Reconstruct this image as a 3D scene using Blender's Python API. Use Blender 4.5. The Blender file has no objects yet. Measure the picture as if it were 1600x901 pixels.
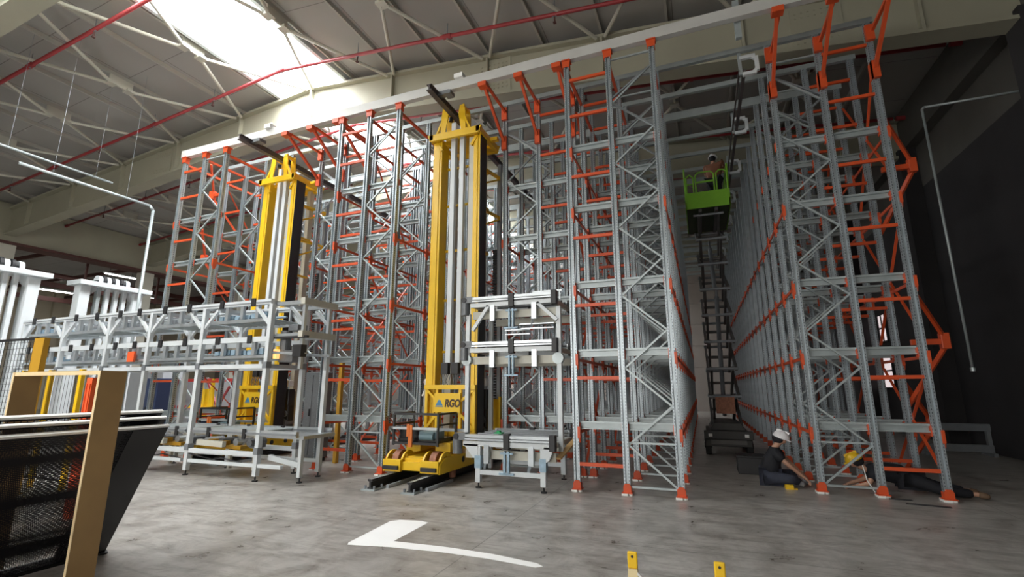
import bpy, math, random
from mathutils import Vector, Matrix
R = math.radians
random.seed(7)
scene = bpy.context.scene
COL = scene.collection

# ------------------------------------------------------------ camera
cam_d = bpy.data.cameras.new('camera'); cam = bpy.data.objects.new('camera', cam_d); COL.objects.link(cam)
cam_d.sensor_width = 36.0; cam_d.lens = 741.3 / 1600 * 36.0
cam_d.clip_start = 0.05; cam_d.clip_end = 300
cam.location = (0, 0, 1.65)
cam.rotation_euler = (R(90 + 11.73), R(0.04), R(21.46))
scene.camera = cam

# ------------------------------------------------------------ view, world, lights
scene.view_settings.view_transform = 'Standard'
scene.view_settings.look = 'None'
scene.view_settings.gamma = 1.0
scene.view_settings.exposure = 0.0
scene.view_settings.use_curve_mapping = False
SKY_STRENGTH = 18.0      # daylight coming through the roof glazing
w = bpy.data.worlds.new('world'); scene.world = w; w.use_nodes = True
w.node_tree.nodes['Background'].inputs[0].default_value = (0.75, 0.85, 1.0, 1)
w.node_tree.nodes['Background'].inputs[1].default_value = 0.15

def area(name, loc, rot, sx, sy, power, col=(1, 1, 1)):
    d = bpy.data.lights.new(name, 'AREA'); d.shape = 'RECTANGLE'; d.size = sx; d.size_y = sy
    d.energy = power; d.color = col
    o = bpy.data.objects.new(name, d); COL.objects.link(o); o.location = loc; o.rotation_euler = rot
    return o
# front fill lamp added behind the camera for unseen openings
area('front_fill', (-7, -9.6, 3.4), (R(78), 0, 0), 13, 5.0, 1350, (1.0, 0.98, 0.95))
# fill lamp added for the strip lamps of the neighbouring hall on the left
area('hall_fill', (-38, 10, 8.6), (0, 0, 0), 10, 24, 330, (1.0, 0.98, 0.93))
# diffuse daylight of the roof glazing at the ridge
area('ridge_daylight', (-11.7, 6.0, 11.3), (0, 0, 0), 2.6, 26, 1250, (0.97, 0.99, 1.0))
area('ridge_daylight_rear', (-11.7, 26.0, 11.3), (0, 0, 0), 2.6, 16, 1700, (0.97, 0.99, 1.0))

# ------------------------------------------------------------ materials
MATS = {}
def mat(name, col, rough=0.5, metal=0.0, noise=0.0, scale=6.0, emit=None, emit_s=0, bump=0.0):
    m = bpy.data.materials.new(name); m.use_nodes = True
    nt = m.node_tree; b = nt.nodes['Principled BSDF']
    b.inputs['Base Color'].default_value = (*col, 1); b.inputs['Roughness'].default_value = rough
    b.inputs['Metallic'].default_value = metal
    if noise:
        tc = nt.nodes.new('ShaderNodeTexCoord'); n = nt.nodes.new('ShaderNodeTexNoise')
        n.inputs['Scale'].default_value = scale; n.inputs['Detail'].default_value = 6
        nt.links.new(tc.outputs['Object'], n.inputs['Vector'])
        r = nt.nodes.new('ShaderNodeMapRange'); nt.links.new(n.outputs['Fac'], r.inputs['Value'])
        r.inputs['From Min'].default_value = 0.3; r.inputs['From Max'].default_value = 0.7
        r.inputs['To Min'].default_value = 1 - noise; r.inputs['To Max'].default_value = 1 + noise
        mx = nt.nodes.new('ShaderNodeVectorMath'); mx.operation = 'SCALE'
        mx.inputs[0].default_value = col; nt.links.new(r.outputs[0], mx.inputs['Scale'])
        nt.links.new(mx.outputs[0], b.inputs['Base Color'])
        if bump:
            bp = nt.nodes.new('ShaderNodeBump'); bp.inputs['Strength'].default_value = bump
            nt.links.new(n.outputs['Fac'], bp.inputs['Height']); nt.links.new(bp.outputs[0], b.inputs['Normal'])
    if emit:
        b.inputs['Emission Color'].default_value = (*emit, 1); b.inputs['Emission Strength'].default_value = emit_s
    MATS[name] = m
    return m
mat('galv', (0.42, 0.47, 0.50), 0.38, 0.55, 0.10, 9)
mat('galv_beam', (0.40, 0.45, 0.46), 0.42, 0.35, 0.08, 5)
mat('galv_dark', (0.25, 0.27, 0.29), 0.45, 0.4, 0.1, 5)
mat('orange', (0.64, 0.085, 0.022), 0.42, 0, 0.06, 4)
mat('red_pipe', (0.30, 0.03, 0.035), 0.45, 0, 0.08, 3)
mat('white_steel', (0.62, 0.66, 0.68), 0.35, 0, 0.04, 3)
mat('cream_steel', (0.52, 0.51, 0.44), 0.45, 0, 0.05, 2)
mat('rafter', (0.36, 0.35, 0.27), 0.6, 0, 0.05, 1)
mat('aluminium', (0.50, 0.54, 0.57), 0.3, 0.55, 0.06, 6)
mat('yellow', (0.80, 0.50, 0.015), 0.35, 0, 0.05, 4)
mat('black', (0.018, 0.018, 0.02), 0.5, 0, 0.2, 6)
mat('black_gloss', (0.012, 0.012, 0.014), 0.25)
mat('dark_rail', (0.10, 0.085, 0.085), 0.5, 0.3, 0.15, 5)
mat('motor_grey', (0.16, 0.17, 0.18), 0.45, 0.3, 0.1, 20)
mat('blue_part', (0.30, 0.42, 0.52), 0.4, 0.1, 0.15, 12)
mat('navy', (0.02, 0.035, 0.09), 0.5)
mat('purlin', (0.42, 0.41, 0.37), 0.6, 0, 0.03, 2)
mat('pale_steel', (0.56, 0.56, 0.54), 0.5, 0.1, 0.05, 3)
mat('lift_dark', (0.045, 0.043, 0.04), 0.5, 0.1, 0.1, 4)
mat('rust', (0.28, 0.12, 0.07), 0.6, 0.3, 0.25, 25)
mat('green', (0.22, 0.52, 0.03), 0.45, 0, 0.05, 3)
mat('green_dark', (0.035, 0.06, 0.02), 0.6, 0, 0.1, 3)
mat('wood', (0.52, 0.33, 0.14), 0.65, 0, 0.08, 3)
mat('wood_edge', (0.80, 0.62, 0.36), 0.6, 0, 0.08, 9)
mat('wall_panel', (0.34, 0.30, 0.27), 0.7, 0, 0.04, 1)
mat('wall_cream', (0.52, 0.47, 0.36), 0.7, 0, 0.04, 1)
mat('wall_upper', (0.10, 0.095, 0.085), 0.8, 0, 0.1, 1)  # same darkness put into the upper wall colour
mat('wall_dark', (0.030, 0.028, 0.030), 0.8, 0, 0.15, 1)  # darkness of the right side put into the wall colour
mat('brown_steel', (0.09, 0.03, 0.025), 0.5)
mat('lamp', (1, 1, 1), 0.5, emit=(1, 0.99, 0.95), emit_s=14)
mat('pane', (0.8, 0.8, 0.85), 0.3, emit=(0.95, 0.80, 0.80), emit_s=0.75)
mat('sun_patch_white', (0.95, 0.95, 0.93), 0.5, 0, 0.02, 3)
mat('skin', (0.50, 0.28, 0.19), 0.55)
mat('shirt', (0.012, 0.013, 0.018), 0.8, 0, 0.2, 8)
mat('jeans', (0.03, 0.035, 0.055), 0.8, 0, 0.2, 8)
mat('brown_shirt', (0.22, 0.09, 0.05), 0.8)
mat('shoe', (0.18, 0.18, 0.19), 0.6)
mat('boot', (0.16, 0.10, 0.06), 0.7)
mat('helmet', (0.85, 0.85, 0.87), 0.35)
mat('helmet_yellow', (0.80, 0.50, 0.02), 0.35)
mat('tyre', (0.03, 0.03, 0.03), 0.8)
mat('lift_grey', (0.11, 0.105, 0.10), 0.5, 0.2, 0.1, 5)
mat('cabinet', (0.36, 0.38, 0.40), 0.5, 0, 0.05, 2)
mat('strap', (0.62, 0.16, 0.03), 0.7)
mat('emergency_green', (0.02, 0.35, 0.12), 0.4)
mat('teal', (0.14, 0.22, 0.25), 0.5)
mat('red_paint', (0.50, 0.04, 0.035), 0.45)
mat('cream_yellow', (0.75, 0.62, 0.35), 0.5)
mat('plastic_white', (0.85, 0.85, 0.82), 0.5)

# upright steel with punched slots down both outer strips
def slotted():
    m = MATS['galv'].copy(); m.name = 'galv_slotted'; MATS['galv_slotted'] = m
    nt = m.node_tree; b = nt.nodes['Principled BSDF']
    tc = nt.nodes.new('ShaderNodeTexCoord'); sp = nt.nodes.new('ShaderNodeSeparateXYZ')
    nt.links.new(tc.outputs['Object'], sp.inputs[0])
    def M(op, a, bb=None):
        n = nt.nodes.new('ShaderNodeMath'); n.operation = op
        for i, v in enumerate((a, bb)):
            if v is None: continue
            if isinstance(v, (int, float)): n.inputs[i].default_value = v
            else: nt.links.new(v, n.inputs[i])
        return n.outputs[0]
    ax = M('ABSOLUTE', M('SUBTRACT', M('ABSOLUTE', sp.outputs['X']), 0.034))
    mx = M('LESS_THAN', ax, 0.0045)
    z = M('LESS_THAN', M('FRACT', M('MULTIPLY', sp.outputs['Z'], 20.0)), 0.55)
    f = M('MULTIPLY', mx, z)
    # side face slots
    ay = M('LESS_THAN', M('ABSOLUTE', sp.outputs['Y']), 0.012)
    xx = M('GREATER_THAN', M('ABSOLUTE', sp.outputs['X']), 0.0495)
    f = M('MAXIMUM', f, M('MULTIPLY', M('MULTIPLY', ay, xx), z))
    mix = nt.nodes.new('ShaderNodeMix'); mix.data_type = 'RGBA'
    old = b.inputs['Base Color'].links[0].from_socket
    nt.links.new(f, mix.inputs[0]); nt.links.new(old, mix.inputs[6]); mix.inputs[7].default_value = (0.07, 0.08, 0.10, 1)
    nt.links.new(mix.outputs[2], b.inputs['Base Color'])
slotted()

def concrete():
    m = bpy.data.materials.new('concrete'); m.use_nodes = True; MATS['concrete'] = m
    nt = m.node_tree; b = nt.nodes['Principled BSDF']
    tc = nt.nodes.new('ShaderNodeTexCoord')
    def noise(sc, det=8, rough=0.6, dist=0.0, vec=None):
        n = nt.nodes.new('ShaderNodeTexNoise'); n.inputs['Scale'].default_value = sc; n.inputs['Detail'].default_value = det
        n.inputs['Roughness'].default_value = rough; n.inputs['Distortion'].default_value = dist
        nt.links.new(vec or tc.outputs['Object'], n.inputs['Vector']); return n
    n1 = noise(0.35); n2 = noise(2.6, 10, 0.7, 0.6); mp = nt.nodes.new('ShaderNodeMapping'); mp.inputs['Scale'].default_value = (1, 5, 1)
    mp.inputs['Rotation'].default_value = (0, 0, R(-18))
    nt.links.new(tc.outputs['Object'], mp.inputs[0]); n3 = noise(1.4, 10, 0.75, 0.3, mp.outputs[0])
    def ramp(src, a, ca, bb, cb):
        r = nt.nodes.new('ShaderNodeValToRGB'); r.color_ramp.elements[0].position = a; r.color_ramp.elements[1].position = bb
        r.color_ramp.elements[0].color = (*ca, 1); r.color_ramp.elements[1].color = (*cb, 1); nt.links.new(src, r.inputs[0]); return r.outputs[0]
    base = ramp(n1.outputs['Fac'], 0.35, (0.36, 0.34, 0.31), 0.68, (0.47, 0.45, 0.42))
    st = ramp(n2.outputs['Fac'], 0.36, (0.58, 0.56, 0.54), 0.58, (1, 1, 1))
    st3 = ramp(n3.outputs['Fac'], 0.30, (0.52, 0.50, 0.48), 0.52, (1, 1, 1))
    def mul(a, c):
        x = nt.nodes.new('ShaderNodeMix'); x.data_type = 'RGBA'; x.blend_type = 'MULTIPLY'; x.inputs[0].default_value = 1
        nt.links.new(a, x.inputs[6]); nt.links.new(c, x.inputs[7]); return x.outputs[2]
    col = mul(mul(base, st), st3)
    # saw-cut joints every 6 m
    sp = nt.nodes.new('ShaderNodeSeparateXYZ'); nt.links.new(tc.outputs['Object'], sp.inputs[0])
    def line(s, off, per):
        a = nt.nodes.new('ShaderNodeMath'); a.operation = 'ADD'; a.inputs[1].default_value = off; nt.links.new(s, a.inputs[0])
        p = nt.nodes.new('ShaderNodeMath'); p.operation = 'PINGPONG'; p.inputs[1].default_value = per / 2; nt.links.new(a.outputs[0], p.inputs[0])
        l = nt.nodes.new('ShaderNodeMath'); l.operation = 'GREATER_THAN'; l.inputs[1].default_value = 0.006; nt.links.new(p.outputs[0], l.inputs[0]); return l.outputs[0]
    lx = line(sp.outputs['X'], 2.35, 6.0); ly = line(sp.outputs['Y'], 0.4, 6.0)
    mn = nt.nodes.new('ShaderNodeMath'); mn.operation = 'MINIMUM'; nt.links.new(lx, mn.inputs[0]); nt.links.new(ly, mn.inputs[1])
    jr = nt.nodes.new('ShaderNodeMapRange'); jr.inputs['To Min'].default_value = 0.55; nt.links.new(mn.outputs[0], jr.inputs['Value'])
    sc = nt.nodes.new('ShaderNodeVectorMath'); sc.operation = 'SCALE'; nt.links.new(col, sc.inputs[0]); nt.links.new(jr.outputs[0], sc.inputs['Scale'])
    nt.links.new(sc.outputs[0], b.inputs['Base Color'])
    rr = nt.nodes.new('ShaderNodeMapRange'); nt.links.new(n2.outputs['Fac'], rr.inputs['Value']); rr.inputs['To Min'].default_value = 0.16; rr.inputs['To Max'].default_value = 0.48
    nt.links.new(rr.outputs[0], b.inputs['Roughness'])
concrete()

def deck_mat():
    m = bpy.data.materials.new('roof_deck'); m.use_nodes = True; MATS['deck'] = m
    nt = m.node_tree; b = nt.nodes['Principled BSDF']; b.inputs['Roughness'].default_value = 0.7
    tc = nt.nodes.new('ShaderNodeTexCoord'); br = nt.nodes.new('ShaderNodeTexBrick')
    br.inputs['Color1'].default_value = (0.36, 0.355, 0.335, 1); br.inputs['Color2'].default_value = (0.34, 0.335, 0.315, 1)
    br.inputs['Mortar'].default_value = (0.20, 0.19, 0.18, 1); br.inputs['Scale'].default_value = 1.0
    br.inputs['Mortar Size'].default_value = 0.012; br.inputs['Brick Width'].default_value = 3.3; br.inputs['Row Height'].default_value = 2.05
    nt.links.new(tc.outputs['Object'], br.inputs['Vector']); nt.links.new(br.outputs[0], b.inputs['Base Color'])
deck_mat()

def perf_mat():
    m = bpy.data.materials.new('perforated_black'); m.use_nodes = True; MATS['perf'] = m
    nt = m.node_tree; b = nt.nodes['Principled BSDF']; b.inputs['Base Color'].default_value = (0.012, 0.011, 0.016, 1); b.inputs['Roughness'].default_value = 0.45
    tc = nt.nodes.new('ShaderNodeTexCoord'); sp = nt.nodes.new('ShaderNodeSeparateXYZ'); nt.links.new(tc.outputs['Object'], sp.inputs[0])
    def M(op, a, bb=None):
        n = nt.nodes.new('ShaderNodeMath'); n.operation = op
        for i, v in enumerate((a, bb)):
            if v is None: continue
            if isinstance(v, (int, float)): n.inputs[i].default_value = v
            else: nt.links.new(v, n.inputs[i])
        return n.outputs[0]
    zz = M('MULTIPLY', sp.outputs['Z'], 55.0); row = M('FLOOR', zz)
    yy = M('ADD', M('MULTIPLY', sp.outputs['Y'], 24.0), M('MULTIPLY', row, 0.5))
    hole = M('MULTIPLY', M('GREATER_THAN', M('FRACT', zz), 0.26), M('GREATER_THAN', M('FRACT', yy), 0.10))
    tr = nt.nodes.new('ShaderNodeBsdfTransparent'); mx = nt.nodes.new('ShaderNodeMixShader')
    nt.links.new(hole, mx.inputs[0]); nt.links.new(b.outputs[0], mx.inputs[1]); nt.links.new(tr.outputs[0], mx.inputs[2])
    nt.links.new(mx.outputs[0], nt.nodes['Material Output'].inputs['Surface'])
perf_mat()

def sky_mat():
    m = bpy.data.materials.new('skylight_glazing'); m.use_nodes = True; MATS['sky'] = m
    nt = m.node_tree; b = nt.nodes['Principled BSDF']
    b.inputs['Base Color'].default_value = (0.9, 0.92, 0.95, 1)
    b.inputs['Emission Color'].default_value = (0.96, 0.98, 1.0, 1); b.inputs['Emission Strength'].default_value = SKY_STRENGTH
sky_mat()

# ------------------------------------------------------------ mesh helpers
class MB:
    def __init__(s): s.v = []; s.f = []
    def box(s, x0, x1, y0, y1, z0, z1):
        b = len(s.v)
        s.v += [(x, y, z) for z in (z0, z1) for y in (y0, y1) for x in (x0, x1)]
        s.f += [tuple(b + i for i in q) for q in ((0, 2, 3, 1), (4, 5, 7, 6), (0, 1, 5, 4), (2, 6, 7, 3), (0, 4, 6, 2), (1, 3, 7, 5))]
        return s
    def frame(s, p, q, up=(0, 0, 1)):
        p = Vector(p); q = Vector(q); d = (q - p).normalized(); u = Vector(up)
        if abs(d.dot(u)) > 0.98: u = Vector((0, 1, 0))
        a = d.cross(u).normalized(); c = a.cross(d)
        return p, q, a, c
    def bar(s, p, q, w, h=None, up=(0, 0, 1)):
        h = h or w; p, q, a, c = s.frame(p, q, up); b = len(s.v)
        for e in (p, q):
            for i, j in ((-1, -1), (1, -1), (1, 1), (-1, 1)): s.v.append(tuple(e + a * (i * w / 2) + c * (j * h / 2)))
        s.f += [(b, b + 1, b + 2, b + 3), (b + 7, b + 6, b + 5, b + 4)]
        s.f += [(b + i, b + 4 + i, b + 4 + (i + 1) % 4, b + (i + 1) % 4) for i in range(4)]
        return s
    def tube(s, p, q, r, n=8, r2=None):
        r2 = r if r2 is None else r2; p, q, a, c = s.frame(p, q); b = len(s.v)
        for e, rr in ((p, r), (q, r2)):
            for i in range(n):
                t = 2 * math.pi * i / n; s.v.append(tuple(e + a * rr * math.cos(t) + c * rr * math.sin(t)))
        s.f += [tuple(b + i for i in reversed(range(n))), tuple(b + n + i for i in range(n))]
        s.f += [(b + i, b + (i + 1) % n, b + n + (i + 1) % n, b + n + i) for i in range(n)]
        return s
    def path(s, pts, r, n=8):
        for a, c in zip(pts, pts[1:]): s.tube(a, c, r, n)
        for a in pts[1:-1]: s.ball(a, r, n, 4)
        return s
    def ball(s, c, r, n=10, m=6, sx=1, sy=1, sz=1, half=False):
        b = len(s.v); c = Vector(c); lo = 0 if half else -90
        for j in range(m + 1):
            t = R(lo + (90 - lo) * j / m)
            for i in range(n):
                u = 2 * math.pi * i / n
                s.v.append((c.x + sx * r * math.cos(t) * math.cos(u), c.y + sy * r * math.cos(t) * math.sin(u), c.z + sz * r * math.sin(t)))
        for j in range(m):
            for i in range(n):
                s.f.append((b + j * n + i, b + j * n + (i + 1) % n, b + (j + 1) * n + (i + 1) % n, b + (j + 1) * n + i))
        return s
    def prism(s, poly, axis, a, b2):
        # poly: 2D points; extruded along axis from a to b2 (axis x: (y,z), y: (x,z), z: (x,y))
        b = len(s.v); n = len(poly)
        def P(p, t): return {'x': (t, p[0], p[1]), 'y': (p[0], t, p[1]), 'z': (p[0], p[1], t)}[axis]
        s.v += [P(p, a) for p in poly] + [P(p, b2) for p in poly]
        s.f += [tuple(b + i for i in range(n)), tuple(b + n + i for i in reversed(range(n)))]
        s.f += [(b + i, b + n + i, b + n + (i + 1) % n, b + (i + 1) % n) for i in range(n)]
        return s
    def arc(s, c, r0, r1, a0, a1, axis, t0, t1, n=12):
        pts = [(c[0] + r1 * math.cos(R(a0 + (a1 - a0) * i / n)), c[1] + r1 * math.sin(R(a0 + (a1 - a0) * i / n))) for i in range(n + 1)]
        inn = [(c[0] + r0 * math.cos(R(a0 + (a1 - a0) * i / n)), c[1] + r0 * math.sin(R(a0 + (a1 - a0) * i / n))) for i in range(n + 1)]
        for i in range(n): s.prism([pts[i], pts[i + 1], inn[i + 1], inn[i]], axis, t0, t1)
        return s
    def mesh(s, name, m):
        me = bpy.data.meshes.new(name); me.from_pydata(s.v, [], s.f); me.validate()
        import bmesh
        bm = bmesh.new(); bm.from_mesh(me); bmesh.ops.recalc_face_normals(bm, faces=bm.faces); bm.to_mesh(me); bm.free()
        if m: me.materials.append(MATS[m])
        return me
    def build(s, name, m, parent=None, loc=None, bevel=0, smooth=False, label=None):
        o = bpy.data.objects.new(name, s.mesh(name, m)); COL.objects.link(o)
        if parent: o.parent = parent
        if loc: o.location = loc
        if smooth:
            for p in o.data.polygons: p.use_smooth = True
        if bevel:
            b = o.modifiers.new('bevel', 'BEVEL'); b.width = bevel; b.segments = 2; b.limit_method = 'ANGLE'
        if label: o['label'] = label
        return o
def tag(o, label, cat, group=None, kind=None):
    o['label'] = label; o['category'] = cat
    if group: o['group'] = group
    if kind: o['kind'] = kind
    return o
def struct(o, label=None):
    o['kind'] = 'structure'
    if label: o['label'] = label
    o['category'] = 'building part'
    return o
def thing(name, label, cat, loc=(0, 0, 0), rz=0, group=None):
    o = bpy.data.objects.new(name, None); COL.objects.link(o); o.location = loc; o.rotation_euler = (0, 0, rz)
    o.empty_display_size = 0.1
    return tag(o, label, cat, group)
def inst(name, me, parent=None, loc=(0, 0, 0), rz=0):
    o = bpy.data.objects.new(name, me); COL.objects.link(o); o.parent = parent; o.location = loc
    if rz: o.rotation_euler = (0, 0, rz)
    return o
def copy_tree(o, parent=None):
    c = o.copy(); COL.objects.link(c); c.parent = parent
    for ch in list(o.children): copy_tree(ch, c)
    return c
ORD = ['first', 'second', 'third', 'fourth', 'fifth', 'sixth', 'seventh', 'eighth', 'ninth', 'tenth', 'eleventh', 'twelfth', 'thirteenth',
       'fourteenth', 'fifteenth', 'sixteenth', 'seventeenth', 'eighteenth', 'nineteenth', 'twentieth', 'twenty-first', 'twenty-second']

# ------------------------------------------------------------ building shell
XL, XR, YF, YB, RX = -30.0, 6.7, -10.0, 36.0, -11.7
SL = 0.0975
def roof_z(x, top=11.95): return top - SL * abs(x - RX)
struct(MB().box(-48, XR + .3, YF - .3, YB + .3, -0.2, 0).build('floor', 'concrete'))
SKX0, SKX1 = -13.1, -10.25
def slab(x0, x1, y0, y1, m, name, t=0.12, top=11.95):
    a, b = roof_z(x0, top), roof_z(x1, top)
    mb = MB().prism([(x0, a), (x1, b), (x1, b + t), (x0, a + t)], 'y', y0, y1)
    return mb.build(name, m)
struct(slab(XL, SKX0, YF, YB, 'deck', 'ceiling'))
struct(slab(SKX1, XR, YF, YB, 'deck', 'ceiling'))
struct(MB().box(XL - 18, XL, YF, YB, 9.3, 9.45).build('ceiling', 'deck'))
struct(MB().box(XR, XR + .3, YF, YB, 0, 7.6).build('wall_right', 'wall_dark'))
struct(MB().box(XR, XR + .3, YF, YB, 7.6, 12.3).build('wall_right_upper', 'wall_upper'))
bw = MB()
for i in range(8): bw.box(XL - 18, XR + .3, YB, YB + .3, i * 1.5, i * 1.5 + 1.47)
bw.box(XL - 18, XR + .3, YB + .05, YB + .3, 0, 12.2)
struct(bw.build('wall_back', 'wall_panel'))
struct(MB().box(XL - 18, XR + .3, YF - .3, YF, 0, 12.3).build('wall_front', 'wall_cream'))
wl = MB().box(XL - 18.3, XL - 18, YF, YB, 0, 9.6)
for i in range(12): wl.box(XL - 18, XL - 17.7, YF + 1 + i * 3.8, YF + 1.6 + i * 3.8, 0, 9.4)
struct(wl.build('wall_left', 'wall_cream'))

RAFT_Y = [-7.4, -1.4, 4.6, 11.2, 17.4, 23.6, 29.8]
n_trim = 0
def trim(mb, m, label=None):
    global n_trim
    n_trim += 1
    return struct(mb.build('trim_%d' % n_trim, m), label)
for ry in RAFT_Y:
    mb = MB()
    for x0, x1 in ((XL, RX), (RX, XR)):
        t0, t1 = roof_z(x0) - 0.28, roof_z(x1) - 0.28
        d0 = d1 = 1.25
        mb.prism([(x0, t0 - d0), (x1, t1 - d1), (x1, t1), (x0, t0)], 'y', ry - .07, ry + .07)
        for a in (0, 1):   # flanges
            o0, o1 = (t0, t1) if a else (t0 - d0, t1 - d1)
            mb.prism([(x0, o0 - .04), (x1, o1 - .04), (x1, o1 + .04), (x0, o0 + .04)], 'y', ry - .24, ry + .24)
    for x in [RX + 3.3 * k for k in range(-5, 6)]:   # web stiffeners
        if XL < x < XR - .5:
            t = roof_z(x) - .28; mb.box(x - .03, x + .03, ry - .22, ry + .22, t - 1.25, t)
    for x in (-19.2, -4.9, 3.0):   # bolted splices
        t = roof_z(x) - .28; mb.box(x - .5, x + .5, ry - .10, ry + .10, t - 1.18, t - .08)
        for i in range(7):
            for zz in (-.25, -.37, -.9, -1.02): mb.box(x - .42 + i * .13, x - .38 + i * .13, ry - .115, ry - .1, t + zz, t + zz + .04)
    trim(mb, 'rafter')
# eave beams along both long sides, ridge side posts
trim(MB().box(XL - .25, XL + .25, YF, YB, 8.3, 10.15), 'rafter')
trim(MB().box(XL - .45, XL + .45, YF, YB, 8.2, 8.32), 'brown_steel')
trim(MB().box(XR - .3, XR, YF, YB, 8.9, 10.1), 'wall_upper')
for ry in RAFT_Y[1:]:
    trim(MB().box(XL - .3, XL + .3, ry - .3, ry + .3, 0, 8.2), 'cream_steel')
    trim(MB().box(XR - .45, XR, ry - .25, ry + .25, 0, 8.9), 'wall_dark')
# purlins run along the hall
for k in range(-11, 12):
    x = RX + 1.65 * k
    if x < XL + .5 or x > XR - .4 or abs(x - RX) < 1.3: continue
    z = roof_z(x)
    trim(MB().box(x - .03, x + .03, YF, YB, z - .13, z - .0), 'purlin')
for x in (SKX0, SKX1):
    z = roof_z(x); trim(MB().box(x - .06, x + .06, YF, YB, z - .22, z + .1), 'white_steel')
# tubular stays from rafter shoes to mid-bay shoes
for bi in range(1, len(RAFT_Y)):
    y0 = RAFT_Y[bi - 1]; y1 = RAFT_Y[bi]; ym = y1 - 3.15
    for k in range(-5, 6):
        xm = RX + 3.3 * k + 1.65
        if xm < XL + 1.5 or xm > XR - 1: continue
        zm = roof_z(xm) - .42
        mb = MB().box(xm - .14, xm + .14, ym - .38, ym - .14, zm - .04, zm + .04).box(xm - .14, xm + .14, ym + .14, ym + .38, zm - .04, zm + .04)
        mb.box(xm - .03, xm + .03, ym - .33, ym + .33, zm, zm + .3)
        for sx in (-1, 1):
            xr = xm + sx * 1.65; zr = roof_z(xr) - .36
            if xr < XL + .5 or xr > XR - .5: continue
            mb.tube((xm + sx * .05, ym - .28, zm), (xr - sx * .12, y0 + .26, zr), .05, 8)
            mb.tube((xm + sx * .05, ym + .28, zm), (xr - sx * .12, y1 - .26, zr), .05, 8)
        trim(mb, 'cream_steel')
# ridge glazing, one window per bay
ys = [YF] + RAFT_Y + [YB]
for i, (a, b) in enumerate(zip(ys, ys[1:])):
    za, zr = roof_z(SKX0) + .06, roof_z(RX) + .06
    g = MB().prism([(SKX0 + .06, za), (RX, zr), (SKX1 - .06, roof_z(SKX1) + .06), (SKX1 - .06, roof_z(SKX1) + .1), (RX, zr + .04), (SKX0 + .06, za + .04)], 'y', a + .02, b - .02)
    o = struct(g.build('window_%d' % (i + 1), 'sky'))
# fire-sprinkler mains under the roof
def ordinal_pipe(i): return ['nearest', 'second nearest', 'third nearest', 'fourth nearest', 'fifth nearest', 'sixth nearest', 'farthest'][i]
for i, y in enumerate([6.3, 9.75, 13.2, 16.7, 20.2, 23.7, 27.2]):
    t = thing('sprinkler_pipe', 'red sprinkler main following the roof slope, %s to the camera' % ordinal_pipe(i), 'pipe', (RX, y, 0), 0, 'red sprinkler mains under the roof')
    zr = 11.5; mb = MB()
    pts = [(XL + .3 - RX, 0, zr - SL * (RX - XL - .3)), (0, 0, zr), (XR - .6 - RX, 0, zr - SL * (XR - .6 - RX))]
    mb.path(pts, .052, 10); mb.build('pipe_run', 'red_pipe', t, smooth=True)
    for x in range(-18, 19, 6):
        z = zr - SL * abs(x); s = 1 if x > 0 else -1
        MB().tube((x - .12, 0, z + SL * .12 * s), (x + .12, 0, z - SL * .12 * s), .072, 10).build('coupling', 'red_pipe', t)
    for x in range(-15, 18, 3):
        z = zr - SL * abs(x)
        MB().tube((x, 0, z - .06), (x, 0, z + .40), .012, 5).arc((x, z), .062, .078, 0, 360, 'y', -.02, .02, 10).build('pipe_hanger', 'galv_dark', t)
        if x % 6 == 3: MB().tube((x, 0, z - .05), (x, 0, z - .22), .02, 6).box(x - .035, x + .035, -.035, .035, z - .25, z - .22).build('sprinkler_head', 'brown_steel', t)

# ------------------------------------------------------------ pallet racking
POST_TOP = 8.1
def upright_mesh(z1, m='galv_slotted'):
    poly = [(-.05, .045), (-.05, -.045), (-.022, -.045), (-.017, -.008), (.017, -.008), (.022, -.045), (.05, -.045), (.05, .045)]
    return MB().prism(poly, 'z', .03, z1).mesh('upright', m)
UP_M = upright_mesh(POST_TOP); UP_F = upright_mesh(7.9)
def base_mesh():
    mb = MB().box(-.08, .08, -.10, .08, .03, .042)
    mb.prism([(-.062, .04), (.062, .04), (.055, .14), (.035, .17), (-.035, .17), (-.055, .14)], 'y', -.058, -.046)
    mb.box(-.062, -.052, -.055, .05, .04, .13); mb.box(.052, .062, -.055, .05, .04, .13)
    return mb.mesh('base_plate', 'orange')
BASE = base_mesh()
SHIM = MB().box(-.085, .01, -.10, .08, 0, .03).tube((.05, -.05, 0), (.05, -.05, .03), .035, 10).mesh('shim', 'plastic_white')
CAP = MB().box(-.085, .085, -.085, .085, 7.88, 7.90).prism([(-.07, 7.75), (.07, 7.75), (.085, 7.9), (-.085, 7.9)], 'y', -.062, -.047).box(-.065, -.053, -.06, .055, 7.72, 7.9).box(.053, .065, -.06, .055, 7.72, 7.9).mesh('top_cap', 'orange')
OFF = (0, .80, 1.60)
LEV = [1.03, 2.22, 3.42, 4.85, 6.05]
BARS = [.42, 1.80, 3.04, 4.27, 5.45, 6.68, 7.66]
def brace_mesh(s, a, b):
    return MB().bar((s * a[0], 0.0, a[1]), (s * b[0], 0.0, b[1]), .03, .035, (0, 1, 0))
BR = {}
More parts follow.
